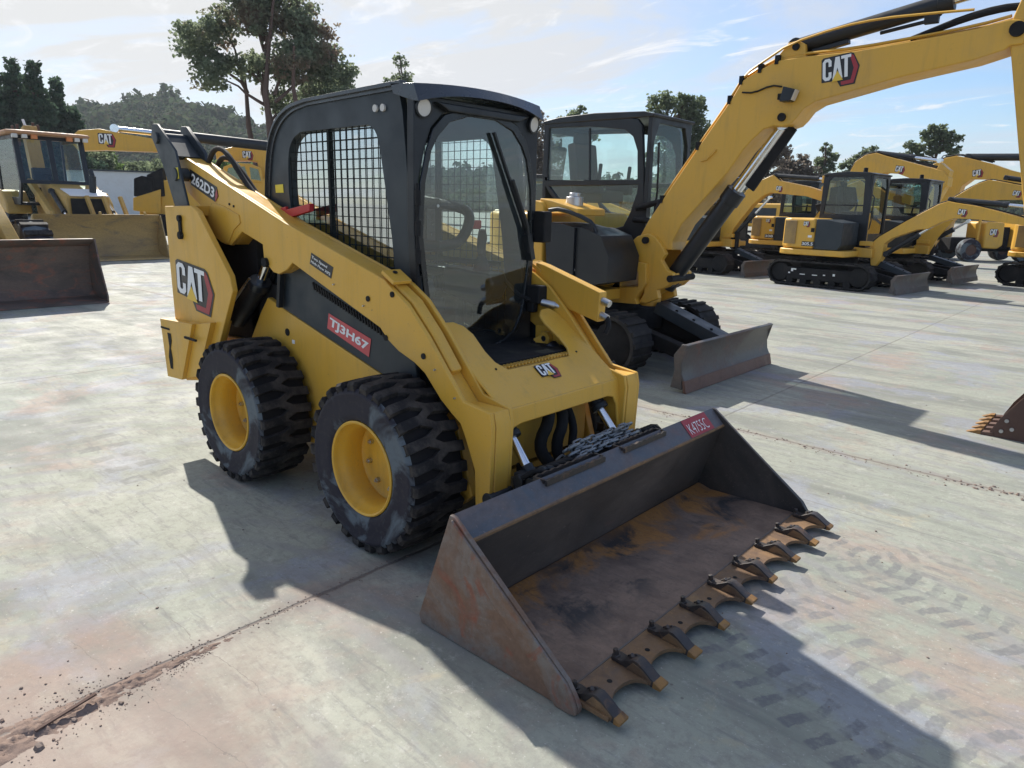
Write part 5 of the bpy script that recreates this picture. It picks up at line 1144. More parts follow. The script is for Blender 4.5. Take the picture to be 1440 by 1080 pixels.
# ---- machines parked in the row behind
def mini(fr, label, boom, lowc, upc, num=None, marks=False, cabd=True, boom_y=-.12, logo=None, stick=None, blade_up=0.0, side_only=False, bladex=1.72):
    T = thing('mini_excavator', label, 'excavator', (fr[0], fr[1], 0), fr[2], 'yellow excavators parked in the row behind')
    track(T, -.98, -.60, -.88, .92, .27, marks=marks, lugs=40); track(T, .60, .98, -.88, .92, .27, lugs=40)
    q = K('dark'); q.box((0, 0, .42), (1.1, 1.25, .24)); q.cyl((0, 0, .50), (0, 0, .66), .46, seg=24); q.build('undercarriage', T, bevel=.02)
    blade(T, bladex, -.96, .96, .40, 'blade_steel', 'blade_steel', blade_up)
    hb_ = [(-1.05, -.45), (-.98, -.78), (-.78, -.93), (-.15, -.95), (-.15, .94), (-.72, .94), (-.98, .74), (-1.05, .45)]
    q = K('yellow'); q.prismz(hb_, .84, 1.52); ec = q.build('engine_cover', T, bevel=.07, seg=3)
    q = K('yellow'); q.prismz([(-1.09, -.45), (-1.0, -.82), (-.8, -.96), (.55, -.96), (.60, -.86), (.60, .90), (-.72, .95), (-1.0, .78), (-1.09, .45)], .70, .835); q.build('counterweight', T, bevel=.03)
    q = K('slate'); q.prism([(-.146, .84), (-.146, 1.50), (.10, 1.50), (.46, 1.44), (.46, .95), (.38, .84)], -.94, -.12); q.build('side_cover', T, bevel=.02)
    q = K('yellow_worn'); q.box((-.72, -.950, 1.20), (.28, .02, .52)); q.build('louvre', ec, bevel=.01)
    badge(ec, (-.42, -.953, 1.33), (1, 0, 0), (0, 0, 1), .11)
    if num: 
        q = M(); q.mat('decal_black').box((-.27, -.951, .955), (.30, .004, .10)); q.mat('decal_white').text(num, (-.41, -.955, .92), (1, 0, 0), (0, 0, 1), .07, .25, .02); q.mat('decal_white').box((-.25, -.951, 1.12), (.09, .005, .05)); q.build('model_number', ec, smooth=0)
    q = K('dark'); q.box((-.20, -.951, 1.26), (.08, .008, .09)); q.build('latch', ec)
    q = K('yellow'); q.box((.72, boom_y, .80), (.35, .42, .20)); q.box((.72, boom_y, 1.00), (.30, .30, .10)); q.mat('dark').cyl((.90, boom_y, .68), (.90, boom_y, 1.1), .07); q.build('swing_post', T, bevel=.015)
    # cab
    sd = [(-.52, 1.50), (-.46, 2.44), (-.40, 2.50), (.46, 2.52), (.54, 2.46), (.60, 1.9), (.62, .90), (.0, .90), (-.1, 1.50)]
    h1 = [(-.42, 1.62), (-.37, 2.36), (-.30, 2.43), (.36, 2.43), (.42, 2.36), (.46, 1.62)]
    c_ = cabin(T, sd, .60, -.06, .90, 'black', 'glass_dark', [h1], True, front_bottom=1.2)
    q = K('black'); q.bar((-.42, -.04, 1.82), (.45, -.04, 1.82), .02, .03); q.tube([(.64, -.04, 1.3), (.68, -.08, 1.5), (.68, -.08, 2.0), (.62, -.05, 2.05)], .014); q.build('window_frame', c_, bevel=.003)
    q = K('yellow'); q.box((-.55, .42, 2.40), (.14, .7, .16)); q.box((.60, .0, 1.35), (.03, .05, .62)); q.build('trim', c_, bevel=.03)
    q = K('dark'); q.lathe([(0, 0), (.05, 0), (.045, .09), (0, .10)], (.3, .2, 2.55), 14, 'Z'); q.build('beacon', c_)
    y = boom_y
    q = K('yellow'); q.prism(boom, y - .11, y + .11); b_ = q.build('boom', T, bevel=.012)
    if logo:
        (x, z), (x1, z1) = logo; badge(b_, (x, y - .111, z), (x1 - x, 0, z1 - z), (-(z1 - z), 0, x1 - x), .13)
    jack(T, 'boom_cylinder', (lowc[0][0], y, lowc[0][1]), (lowc[1][0], y, lowc[1][1]), .055, .60)
    if upc: jack(T, 'stick_cylinder', (upc[0][0], y, upc[0][1]), (upc[1][0], y, upc[1][1]), .055, .62)
    n_ = len(boom)
    q = K('dark'); pts_ = off(boom[1:n_ // 2], .02, y - .06); q.tube(pts_, .012, seg=6, smooth=1); q.tube([(a, y + .06, c) for a, _, c in pts_], .012, seg=6, smooth=1); q.build('hydraulic_pipe', b_, smooth=60)
    if stick:
        q = K('yellow'); q.prism(stick, y - .10, y + .10); q.build('stick', T, bevel=.012)
        x, z = stick[len(stick) // 2]
        q = K('dark'); q.prism([(x - .1, z + .1), (x + .25, z + .12), (x + .35, z - .25), (x + .1, z - .5), (x - .35, z - .45), (x - .42, z - .3), (x - .1, z - .2)], y - .3, y + .3); q.build('bucket', T, bevel=.02)
    return T
def stick_from(x, z): return [(x - .12, z + .10), (x + .10, z + .32), (x + .24, z + .28), (x + .30, z), (x + .50, z - 1.15), (x + .42, z - 1.25), (x + .32, z - 1.15)]
bB = [(0.863, 0.537), (0.784, 0.982), (0.955, 1.159), (1.455, 1.508), (2.03, 1.867), (2.192, 1.925), (2.338, 1.899), (2.802, 1.822), (3.545, 1.624), (3.958, 1.492), (3.952, 1.336), (3.567, 1.492), (2.817, 1.576), (2.361, 1.591), (2.138, 1.514), (1.893, 1.362), (1.705, 1.34), (1.223, 1.141), (1.08, 1.013), (1.067, 0.691), (0.97, 0.529)]
loB = [(1.114, 0.799), (2.099, 1.542)]; upB = [(2.219, 1.956), (3.825, 1.815)]; lgB = [(2.403, 1.649), (2.662, 1.613)]
B = mini((-2.95, 14.75, -6), 'yellow mini excavator with closed side panel and blade down, nearest of the row behind', bB, loB, upB, '305.5', True, logo=lgB, stick=stick_from(bB[9][0], bB[9][1]))
bC = [(0.728, 0.699), (0.548, 0.901), (0.711, 1.451), (1.149, 2.023), (1.667, 2.386), (1.914, 2.481), (2.046, 2.463), (2.568, 2.349), (2.936, 2.239), (2.973, 1.868), (2.62, 2.036), (2.117, 2.031), (1.704, 1.88), (1.366, 1.624), (1.024, 1.1), (0.877, 0.691)]
loC = [(0.858, 1.003), (1.609, 1.531)]; upC = [(2.234, 2.529), (3.391, 2.334)]; lgC = [(2.428, 2.113), (2.71, 2.068)]
mini((-2.55, 18.0, -6), 'second mini excavator of the row, half hidden behind the nearest one, with a raised blade', bC, loC, upC, None, False, logo=lgC, stick=stick_from(bC[8][0], bC[8][1]), blade_up=.06)
bD = [(0.471, 0.724), (0.394, 1.231), (0.629, 1.463), (1.113, 2.178), (1.335, 2.354), (1.673, 2.491), (1.802, 2.54), (1.991, 2.401), (2.727, 2.26), (3.183, 2.127), (3.179, 1.896), (2.739, 2.026), (1.778, 2.108), (1.573, 2.02), (1.319, 1.804), (0.851, 1.192), (0.725, 0.795)]
loD = [(0.789, 0.965), (1.733, 1.988)]; upD = [(1.841, 2.528), (3.606, 2.389)]; lgD = [(1.928, 2.143), (2.29, 2.109)]
mini((-6.75, 15.9, -6), 'mini excavator whose raised boom shows just right of the near excavator boom cylinder', bD, loD, upD, None, False, logo=lgD, stick=stick_from(bD[9][0], bD[9][1]))
bE = [(p[0], p[1]) for p in bD]
sh = [(0.471, 0.724)][0]
mini((-5.6, 19.0, -6), 'mini excavator mostly hidden behind the one with the raised boom, dark side panel showing', bE, loD, None, '308', False)
bH = [(p[0], p[1]) for p in bB]
mini((0.9, 19.45, -6), 'excavator cut off by the right photo edge, only its track and tail showing', bH, loB, None, '306', False)
FR_N = (-11.42, 13.85)
mini((FR_N[0], FR_N[1], -6), 'yellow machine glimpsed in the gap between the skid steer cab and the near excavator', bH, loB, None, None, False)

# ---- big excavators at the back right
def big(fr, label, boom, top, rest=None, stick=None, logo=None, scale=1.0, house=True, grp='large excavators in the back rows', lh=.22):
    T = thing('excavator', label, 'excavator', (fr[0], fr[1], 0), fr[2], grp)
    if house:
        for s_ in (-1, 1): track(T, s_ * 1.2 - .3, s_ * 1.2 + .3, -1.5, 1.5, .42, lugs=46, lug=.03)
        q = K('dark'); q.box((0, 0, .7), (1.6, 1.9, .4)); q.cyl((0, 0, .8), (0, 0, 1.05), .7, seg=24); q.build('undercarriage', T, bevel=.03)
        q = K('yellow'); q.prismz([(-2.5, -1.0), (-2.3, -1.3), (.9, -1.3), (.9, 1.3), (-2.3, 1.3), (-2.5, 1.0)], 1.06, 1.98); q.build('engine_cover', T, bevel=.08, seg=3)
        q = K('slate'); q.box((-.8, -1.302, 1.5), (1.4, .02, .6)); q.build('side_cover', T, bevel=.01)
        sd = [(-.5, 1.99), (-.48, 2.95), (-.40, 3.03), (.95, 3.03), (1.08, 2.9), (1.2, 1.99)]
        cabin(T, sd, 1.08, .35, 1.28, 'black', 'glass_dark', [[(-.38, 2.2), (-.36, 2.85), (-.30, 2.92), (.85, 2.92), (.95, 2.8), (1.02, 2.2)]], False, front_bottom=2.2)
    q = K('yellow'); q.prism(boom, -.24, .24); b_ = q.build('boom', T, bevel=.02)
    if logo:
        (x, z), (x1, z1) = logo; badge(b_, (x, -.242, z), (x1 - x, 0, z1 - z), (-(z1 - z), 0, x1 - x), lh)
    if top: jack(T, 'stick_cylinder', (top[0][0], 0, top[0][1]), (top[1][0], 0, top[1][1]), top[2], top[3])
    if stick: q = K('yellow'); q.prism(stick, -.20, .20); q.build('stick', T, bevel=.02)
    q = K('dark'); pts_ = off(boom[2:min(9, len(boom) - 1)], .05, -.12); q.tube(pts_, .03, seg=6, smooth=1); q.tube([(a, .1, c + .03) for a, _, c in pts_], .03, seg=6, smooth=1); q.build('hose', b_, smooth=60)
    return T
bF = [(1.771, 0.864), (1.958, 2.647), (2.091, 3.207), (2.227, 3.531), (2.555, 3.745), (2.921, 3.806), (3.255, 3.696), (4.364, 3.375), (5.251, 3.121), (5.415, 2.91), (5.415, 2.632), (5.163, 2.562), (4.595, 2.754), (3.755, 3.077), (3.341, 3.109), (2.945, 2.942), (2.724, 2.189), (2.525, 0.845)]
tF = [(2.952, 3.795), (4.987, 3.489)]; lF = [(3.655, 3.103), (4.089, 3.047)]
sF = [(5.06, 3.429), (5.409, 3.143), (5.359, 2.633), (5.108, 1.972), (4.896, 1.292), (4.659, 1.333), (4.755, 1.918), (5.028, 2.776), (4.97, 3.152)]
big((-8.5, 26.5, -6), 'large excavator behind the parked row, its boom folded at left of the two high booms', bF, (tF[0], tF[1], .10, .58), None, sF, lF, lh=.24)
bG = [(1.62, 0.501), (1.688, 1.75), (1.682, 2.78), (1.336, 3.375), (1.452, 3.613), (1.869, 3.839), (2.226, 3.906), (2.626, 3.815), (3.432, 3.587), (4.057, 3.347), (4.518, 3.214), (4.963, 3.109), (5.064, 2.519), (4.375, 2.768), (3.524, 3.027), (2.87, 3.035), (2.575, 2.776), (2.442, 1.766), (2.384, 0.543)]
tG = [(2.599, 3.856), (5.219, 3.77)]; lG = [(2.909, 3.086), (3.365, 3.157)]
big((-6, 30.2, -6), 'large excavator farthest right at the back, its boom rising behind the other high boom', bG, (tG[0], tG[1], .13, .8), None, None, lG, lh=.26)

# ---- wheel loader part seen between the excavators at right
wx, wy = (-2.51, 30.21)
T = thing('wheel_loader', 'yellow machine tail with a brown wheel beside it, seen under the booms at right', 'wheel loader', (wx, wy, 0), 45)
q = K('yellow'); q.prism([(-.36, .50), (-.40, 1.42), (-.30, 1.50), (.34, 1.46), (.40, .62), (.2, .48)], -.55, .55); hd = q.build('engine_hood', T, bevel=.06, seg=3)
badge(hd, (-.20, -.552, .95), (1, 0, 0), (0, 0, 1), .26)
q = K('yellow'); q.box((.95, 0, 1.15), (.30, 1.0, 1.2)); q.build('guard', T, bevel=.04); q = K('yellow'); q.box((-.52, -.35, 1.0), (.08, .1, 1.1)); q.build('ladder', T, bevel=.02)
q = K('dark'); q.box((-.2, .2, .62), (2.4, .7, .5)); q.box((.62, .1, .9), (.3, .8, .8)); q.build('frame', T, bevel=.02)
for x in (-.98, 1.2):
    for s_ in (-1, 1):
        q = K('tyre'); q.lathe([(.20, -.15), (.34, -.17), (.41, -.14), (.43, 0), (.41, .14), (.34, .17), (.20, .15)], (x, s_ * .62, .43), 28); w_ = q.build('wheel', T)
        q = K('brown_steel'); q.lathe([(.0, -.12), (.19, -.12), (.21, -.16), (.21, .16), (.19, .12), (0, .12)], (x, s_ * .62, .43), 24); q.build('rim', w_)

# ---- left side: loader with the yellow bucket
J = thing('backhoe_loader', 'worn yellow loader with cab and exhaust stack facing the camera behind its wide yellow bucket', 'loader', (-19.5, 4.1, 0)[:2] + (0,), 0)
bp = [(2.14, .01), (2.10, .05), (1.62, .10), (1.50, .22), (1.48, .55), (1.58, .95), (1.72, 1.14), (1.74, 1.17), (1.69, 1.17), (1.54, .98), (1.43, .56), (1.45, .18), (1.60, .05), (2.05, .01)]
q = M(); q.mat('loader_bucket_yellow').prism(bp, -1.50, 1.46)
q.mat('loader_bucket_yellow').prism([(2.12, .015), (1.62, .03), (1.44, .20), (1.43, .56), (1.56, .98), (1.74, 1.16), (1.80, 1.0)], -1.54, -1.505); q.prism([(2.12, .015), (1.62, .03), (1.44, .20), (1.43, .56), (1.56, .98), (1.74, 1.16), (1.80, 1.0)], 1.465, 1.50)
bkt = q.build('bucket', J, bevel=.01)
q = K('yellow_old')
for y in (-1.1, .0, 1.1): q.box((1.70, y, 1.19), (.06, .06, .10))
q.build('lug', bkt, bevel=.01)
q = K('yellow_old'); q.prism([(-1.6, .75), (-1.6, 1.95), (-.45, 1.95), (.95, 1.62), (1.0, .75)], -.52, .52)
q.build('hood', J, bevel=.05, seg=3)
q = K('dark'); q.box((1.01, 0, 1.20), (.03, .86, .70)); q.build('radiator_grille', J, bevel=.01)
q = K('white'); q.prism([(.25, 1.80), (.93, 1.64), (.99, 1.64), (.99, 1.60), (.25, 1.76)], -.42, .50); q.build('hood_sunlight_paint', J, bevel=.01)  # sunlight on the hood's front top, painted as a white slab
for s_ in (-1, 1):
    q = K('yellow_old'); q.prism([(-1.2, 1.95), (-1.0, 2.05), (1.35, .75), (1.45, .35), (1.25, .30), (1.10, .62)], s_ * .74 - .07, s_ * .74 + .07); arm = q.build('loader_arm', J, bevel=.02)
    jack(J, 'lift_cylinder', (-.6, s_ * .74, .95), (.6, s_ * .74, 1.05), .07, .6); jack(J, 'bucket_cylinder', (.1, s_ * .58, 1.72), (1.45, s_ * .58, .85), .06, .6)
    q = K('yellow_old'); q.prism([(-2.9, 1.2), (-2.7, 1.75), (-1.5, 1.72), (-1.15, 1.40), (-1.1, 1.1), (-1.5, 1.15)], s_ * 1.05 - .30, s_ * 1.05 + .30); q.build('fender', J, bevel=.06, seg=3)
    q = K('tyre'); q.lathe([(.40, -.22), (.60, -.25), (.76, -.22), (.80, 0), (.76, .22), (.60, .25), (.40, .22)], (-2.1, s_ * 1.05, .80), 32); w_ = q.build('wheel', J)
    q = K('yellow_rim'); q.lathe([(0, -.1), (.38, -.12), (.42, -.23), (.42, .23), (.38, .12), (0, .1)], (-2.1, s_ * 1.05, .80), 24); q.build('rim', w_)
    q = K('tyre'); q.lathe([(.25, -.16), (.40, -.18), (.50, -.15), (.52, 0), (.50, .15), (.40, .18), (.25, .16)], (.45, s_ * .95, .52), 32); w_ = q.build('wheel', J)
    q = K('yellow_rim'); q.lathe([(0, -.1), (.23, -.1), (.26, -.17), (.26, .17), (.23, .1), (0, .1)], (.45, s_ * .95, .52), 24); q.build('rim', w_)
ex = [(0.212, 1.17), (0.283, 2.13), (0.265, 2.274)]
q = K('black'); q.cyl((.6, ex[0][0], ex[0][1]), (.6, ex[1][0], ex[1][1]), .085); q.cyl((.6, ex[1][0], ex[1][1]), (.56, ex[2][0], ex[2][1]), .06); q.build('exhaust', J, smooth=50)
q = K('yellow_old')
for y, x in ((.05, 1.25), (.42, 1.35), (.85, 1.3)): q.bar((x, y, .9), (x - .25, y - .1, 1.62), .10, .08)
q.build('linkage', J, bevel=.01)
# cab of the loader
q = K('black')
cs = [(-2.3, 1.35), (-2.3, 3.13), (.05 - .55, 3.13), (-.28, 1.9), (-.6, 1.35)]
for y, s_ in ((-.98, 1), (.84, -1)): q.holed([(x, y, z) for x, z in cs], [[(-2.2, y, 1.55), (-2.2, y, 3.03), (-.62, y, 3.03), (-.42, y, 1.95), (-.68, y, 1.55)]], (0, s_ * .06, 0))
fy = [(-.977, 1.9), (.837, 1.9), (.837, 3.13), (-.977, 3.13)]
fx = lambda z: -.28 - (z - 1.9) / 1.12 * .22
q.holed([(fx(z), y, z) for y, z in fy], [[(fx(z), y, z) for y, z in ((-.84, 2.0), (-.14, 2.0), (-.14, 3.03), (-.84, 3.03))], [(fx(z), y, z) for y, z in ((.0, 2.0), (.70, 2.0), (.70, 3.03), (.0, 3.03))]], (-.06, 0, 0))
q.box((-1.3, -.07, 1.38), (1.6, 1.6, .08))
cj = q.build('cab', J, bevel=.015); cj.scale.y = .915; cj.location.y = -.254
w_ = M(); w_.mat('glass_dull').add([(fx(1.95) - .03, -.90, 1.95), (fx(1.95) - .03, .78, 1.95), (fx(3.08) - .03, .78, 3.08), (fx(3.08) - .03, -.90, 3.08)], [(0, 1, 2, 3)]); w_.build('windscreen', cj, smooth=0)
for y in (-.95, .81):
    w_ = M(); w_.mat('glass_dull').add([(-2.25, y, 1.5), (-2.25, y, 3.07), (-.56, y, 3.07), (-.36, y, 1.95), (-.62, y, 1.5)], [(0, 1, 2, 3, 4)]); w_.build('side_window', cj, smooth=0)
q = K('roof_orange'); q.prismz([(-2.45, -1.10), (-.45, -1.16), (-.30, -.9), (-.30, .76), (-.45, 1.02), (-2.45, .98)], 3.14, 3.24); q.build('roof', cj, bevel=.05, seg=3)
for y in (-.96, -.72, .62, .84): q = K('lamp_glass'); q.box((-.36, y, 3.09), (.10, .14, .10)); q.build('work_light', cj, bevel=.012)
for y in (-.48, .42): q = K('amber'); q.box((-.36, y, 3.09), (.09, .16, .11)); q.build('indicator', cj, bevel=.012)
q = K('seat_fabric'); q.box((-1.5, -.07, 1.95), (.2, .5, .8)); q.box((-1.2, -.07, 1.75), (.5, .5, .14)); q.build('seat', cj, bevel=.04)
q = K('dark'); q.lathe([(.18, -.012), (.205, 0), (.18, .012)], (-.85, -.07, 2.15), 24, 'Z'); q.cyl((-.85, -.07, 1.7), (-.85, -.07, 2.15), .04); q.build('steering_wheel', cj)
q = K('yellow_old'); q.bar((-2.7, .0, 1.0), (-3.3, .0, 3.55), .35, .30); q.bar((-3.3, .0, 3.55), (-3.0, .0, 1.5), .22, .24); bm_ = q.build('backhoe_boom', J, bevel=.02)
q = K('brown_steel')
for y in (-.42, -.3, -.12, .1, .22): q.bar((-3.25, y, 3.0), (-3.25 + .05 * y, y, 3.72 - abs(y) * .4), .07, .06)
q.mat('white').cyl((-3.15, -.02, 3.1), (-3.25, -.14, 3.75), .035); q.build('boom_lug', bm_, bevel=.01)

# loader at the left photo edge, only the bucket and its arm reach into view
KK = thing('wheel_loader', 'loader at the left edge with a dark rusty bucket resting on the concrete', 'loader', (-11.6, -0.2, 0)[:2] + (0,), 0)
bp = [(2.14, .005), (2.08, .03), (1.62, .07), (1.52, .18), (1.50, .55), (1.60, .85), (1.82, .94), (1.84, .97), (1.79, .975), (1.56, .88), (1.46, .56), (1.47, .16), (1.60, .03), (2.05, .005)]
q = M(); q.mat('loader_bucket_dark').prism(bp, -1.60, 1.50); 
for y in (-1.63, 1.505): q.prism([(2.12, .006), (1.62, .02), (1.46, .18), (1.46, .56), (1.56, .89), (1.83, .97), (1.93, .60), (2.13, .10)], y, y + .025)
q.build('bucket', KK, bevel=.006)
for s_ in (-1, 1):
    q = K('yellow_old'); q.prism([(-.2, 1.50), (.05, 1.62), (1.25, .85), (1.50, .45), (1.42, .25), (1.25, .28), (1.0, .62)], s_ * .62 - .09, s_ * .62 + .09); q.build('loader_arm', KK, bevel=.02)
    q = K('tyre'); q.lathe([(.30, -.20), (.46, -.22), (.56, -.19), (.60, 0), (.56, .19), (.46, .22), (.30, .20)], (.55, s_ * 1.0, .60), 36)
    q.mat('tyre_tread')
    for k in range(16):
        a = 2 * math.pi * k / 16
        q.box((.55 + .59 * math.cos(a), s_ * 1.0, .60 + .59 * math.sin(a)), (.06, .38, .09), Matrix.Rotation(-a, 3, 'Y'))
    w_ = q.build('wheel', KK)
    q = K('yellow_rim'); q.lathe([(0, -.1), (.28, -.12), (.32, -.21), (.32, .21), (.28, .12), (0, .1)], (.55, s_ * 1.0, .60), 24); q.build('rim', w_)
q = K('dark'); q.box((.1, 0, .75), (1.6, .9, .45)); q.build('frame', KK, bevel=.03)
q = K('yellow_old'); q.prism([(-1.2, .9), (-1.2, 1.75), (-.1, 1.6), (.3, 1.0)], -.5, .5); q.build('hood', KK, bevel=.05)

# ---- excavators behind the left group
bL = [(-3.215, 3.393), (-2.897, 3.694), (-2.273, 3.772), (-1.701, 3.669), (-0.175, 3.475), (-0.058, 3.298), (-0.138, 3.133), (-1.075, 3.114), (-2.134, 3.112), (-2.968, 3.052)]
sL = [(-0.489, 3.44), (-0.13, 3.549), (-0.017, 3.325), (0.113, 1.119), (-0.08, 0.971), (-0.407, 1.347), (-0.438, 2.522)]
tL = [(3.301, 3.47), (-1.857, 3.816)]; lL = [(-2.33, 3.237), (-1.973, 3.253)]
TL = thing('excavator', 'large excavator behind the left loader with a long dark hydraulic cylinder', 'excavator', (-23, 8.5, 60)[:2] + (0,), (-23, 8.5, 60)[2], 'large excavators in the back rows')
q = K('yellow'); q.prism(bL, -.24, .24); b_ = q.build('boom', TL, bevel=.02)
badge(b_, (lL[0][0], -.242, lL[0][1]), (1, 0, 0), (0, 0, 1), .38)
q = K('yellow'); q.prism(sL, -.2, .2); q.build('stick', TL, bevel=.02)
jack(TL, 'stick_cylinder', (tL[0][0], 0, tL[0][1]), (tL[1][0], 0, tL[1][1]), .17, .76, rod_r=.09)
hs = [(-1.266, 0.872), (-1.236, 1.195), (-0.574, 1.394), (-0.501, 2.221), (0.749, 2.032), (0.804, 1.001), (0.692, 0.715), (-0.334, 0.653)]
q = K('yellow'); q.prism(hs, -.9, .9); hh_ = q.build('house', TL, bevel=.05)
c2 = [(-1.291, 2.214), (-1.051, 2.312), (-0.718, 2.256), (-0.776, 1.619), (-1.345, 1.649)]
q = M(); q.mat('dark').prism(c2, -1.0, .4); q.mat('yellow').prism([(-1.367, 1.603), (-0.513, 1.9), (-0.586, 1.072), (-1.407, 1.193)], -1.02, .8); q.build('side_cover', TL, bevel=.03)
q = K('dark'); q.prism([(-0.909, 2.341), (-0.419, 2.584), (-0.413, 1.674), (-0.891, 1.616)], -.95, -.2); q.build('cab', TL, bevel=.03)
tr = [(-0.695, 0.701), (-0.493, 1.028), (0.687, 1.004), (0.938, 0.772), (0.909, 0.391), (-0.637, 0.375)]
q = K('rubber_track'); q.prism([(x, max(z, .02)) for x, z in tr], -1.1, 1.1); q.mat('dark')
(x, z) = [(-0.557, 0.796)][0]; q.cyl((x, -1.2, max(z, .3)), (x, 1.2, max(z, .3)), .3); q.build('track', TL, bevel=.05)
bI = [(-1.05, 3.453), (-0.333, 3.641), (0.25, 3.691), (0.778, 3.633), (1.091, 3.484), (1.072, 2.18), (0.574, 2.001), (0.478, 3.085), (0.161, 3.127), (-1.026, 3.083)]
TI = thing('excavator', 'yellow excavator with pale cab windows seen over the skid steer lift arm', 'excavator', (-25, 12, 55)[:2] + (0,), (-25, 12, 55)[2], 'large excavators in the back rows')
q = K('yellow'); q.prism(bI, -.3, .3); b_ = q.build('boom', TI, bevel=.03)
lI = [(-0.048, 3.173)]; badge(b_, (lI[0][0], -.302, lI[0][1]), (1, 0, 0), (0, 0, 1), .30)
q = K('yellow'); q.prism([(-1.12, 2.102), (-0.784, 2.481), (-0.059, 2.504), (0.933, 2.429), (1.019, 1.134), (-1.196, 1.087)], -.9, .9); q.build('house', TI, bevel=.08)
cI = [(-0.911, 2.107), (-0.703, 2.85), (-0.282, 2.996), (0.287, 2.99), (0.644, 2.844), (0.714, 2.262), (-0.07, 2.291)]
q = K('yellow'); q.prism(cI, -.92, .6); cc = q.build('cab', TI, bevel=.05)
wI = [(-0.688, 2.325), (-0.526, 2.803), (0.073, 2.877), (0.199, 2.405)]; w2 = [(0.278, 2.408), (0.254, 2.857), (0.563, 2.788), (0.642, 2.366)]
q = K('glass_dark'); q.poly([(x, -.925, z) for x, z in wI], (0, -.01, 0)); q.poly([(x, -.925, z) for x, z in w2], (0, -.01, 0)); q.build('window', cc, smooth=0)
q = K('dark'); q.prism([(x, max(.02, z)) for x, z in [(-1.248, 1.09), (1.206, 1.142), (1.215, 0.323), (-1.309, 0.286)]], -1.2, 1.2); q.build('track', TI, bevel=.05)

# ================================================================ buildings, trees, hill
wx, wy = (-62.35, 21.94)
q = K('wall_white'); q.box((0, 0, 1.8), (9, 6, 3.6)); T = q.build('white_shed', None, bevel=.03); T.location = (wx, wy, 0); T.rotation_euler = (0, 0, R_(60)); tag(T, 'low plain white shed behind the left loader, before the trees', 'shed')
q = K('slate'); q.box((0, 0, 3.66), (9.3, 6.3, .1)); q.build('roof', T)
f0 = (-71.76, 19.0); f1 = (-60.25, 29.38)
T = thing('fence', 'dark wire fence on posts at the back of the yard on the left', 'fence', (f0[0], f0[1], 0))
d = Vector((f1[0] - f0[0], f1[1] - f0[1], 0))
q = K('dark')
for k in range(4): q.bar((0, 0, .6 + k * 1.1), d + Vector((0, 0, .6 + k * 1.1)), .04, .04)
q.build('wire', T)
for k in range(9):
    q = K('dark'); p = d * (k / 8); q.cyl((p.x, p.y, 0), (p.x, p.y, 4.2), .06, seg=8); q.build('post', T)

def cards(q, P, size, g, tilt=1.2, nrm=None):     # leaf clusters: small bent faces at the points P
    n_ = len(P); s_ = size * g.uniform(.5, 1.45, n_)[:, None]
    if nrm is None: nrm = g.normal(size=(n_, 3)) * np.array([1, 1, tilt])
    nrm = nrm / np.linalg.norm(nrm, axis=1)[:, None]
    t = g.normal(size=(n_, 3)); a = np.cross(nrm, t); a /= np.linalg.norm(a, axis=1)[:, None]; b_ = np.cross(nrm, a)
    a = a * s_; b_ = b_ * s_ * g.uniform(.5, .9, n_)[:, None]; c = nrm * s_ * .3
    V = np.stack([P - a - b_ * .3, P - b_ + c, P + a - b_ * .2, P + a * .3 + b_, P - a * .7 + b_ * .6 + c], 1).reshape(-1, 3)
    o = len(q.v); q.v += [tuple(p) for p in V.tolist()]; q.f += [(o + 5 * i, o + 5 * i + 1, o + 5 * i + 2, o + 5 * i + 3, o + 5 * i + 4) for i in range(n_)]; q.m += [q.cur] * n_
def crown(q, blobs, n, size, seed):
    g = np.random.default_rng(seed); r = random.Random(seed); sm = []
    for (cx, cy, cz, rad, sq) in blobs:              # each lobe is broken into many small tufts with gaps between them
        k = max(5, int(10 * rad))
        for _ in range(k):
            v = Vector((r.gauss(0, 1), r.gauss(0, 1), r.gauss(0, 1))).normalized() * rad * (r.random() ** .4)
            sm.append((cx + v.x, cy + v.y, cz + v.z * sq, rad * r.uniform(.16, .38)))
    tot = sum(b2[3] ** 2 for b2 in sm); t2 = sum(b2[3] ** 2 for b2 in blobs)
    for (cx, cy, cz, rad, sq) in blobs:              # loose leaves all through the lobe
        m_ = int(n * .42 * rad * rad / t2); cards(q, np.array([cx, cy, cz]) + np.clip(g.normal(size=(m_, 3)), -1.5, 1.5) * np.array([1, 1, sq]) * rad * .50, size, g)
    for (cx, cy, cz, rad) in sm:
        m_ = int(n * .58 * rad * rad / tot)
        if m_ < 1: continue
        v = np.clip(g.normal(size=(m_, 3)), -1.6, 1.6) * rad * .62
        cards(q, np.array([cx, cy, cz]) + v * np.array([1, 1, .75]), size, g)
def limb(q, a, b2, r0, r1, rr, bend=.12):
    a, b2 = Vector(a), Vector(b2); L = (b2 - a).length; pts_ = []
    for i in range(6):
        t = i / 5; pts_.append(a.lerp(b2, t) + Vector((rr.gauss(0, 1), rr.gauss(0, 1), 0)) * L * bend * .3 * math.sin(math.pi * t))
    q.tube(pts_, [r0 + (r1 - r0) * i / 5 for i in range(6)], 7, 0)
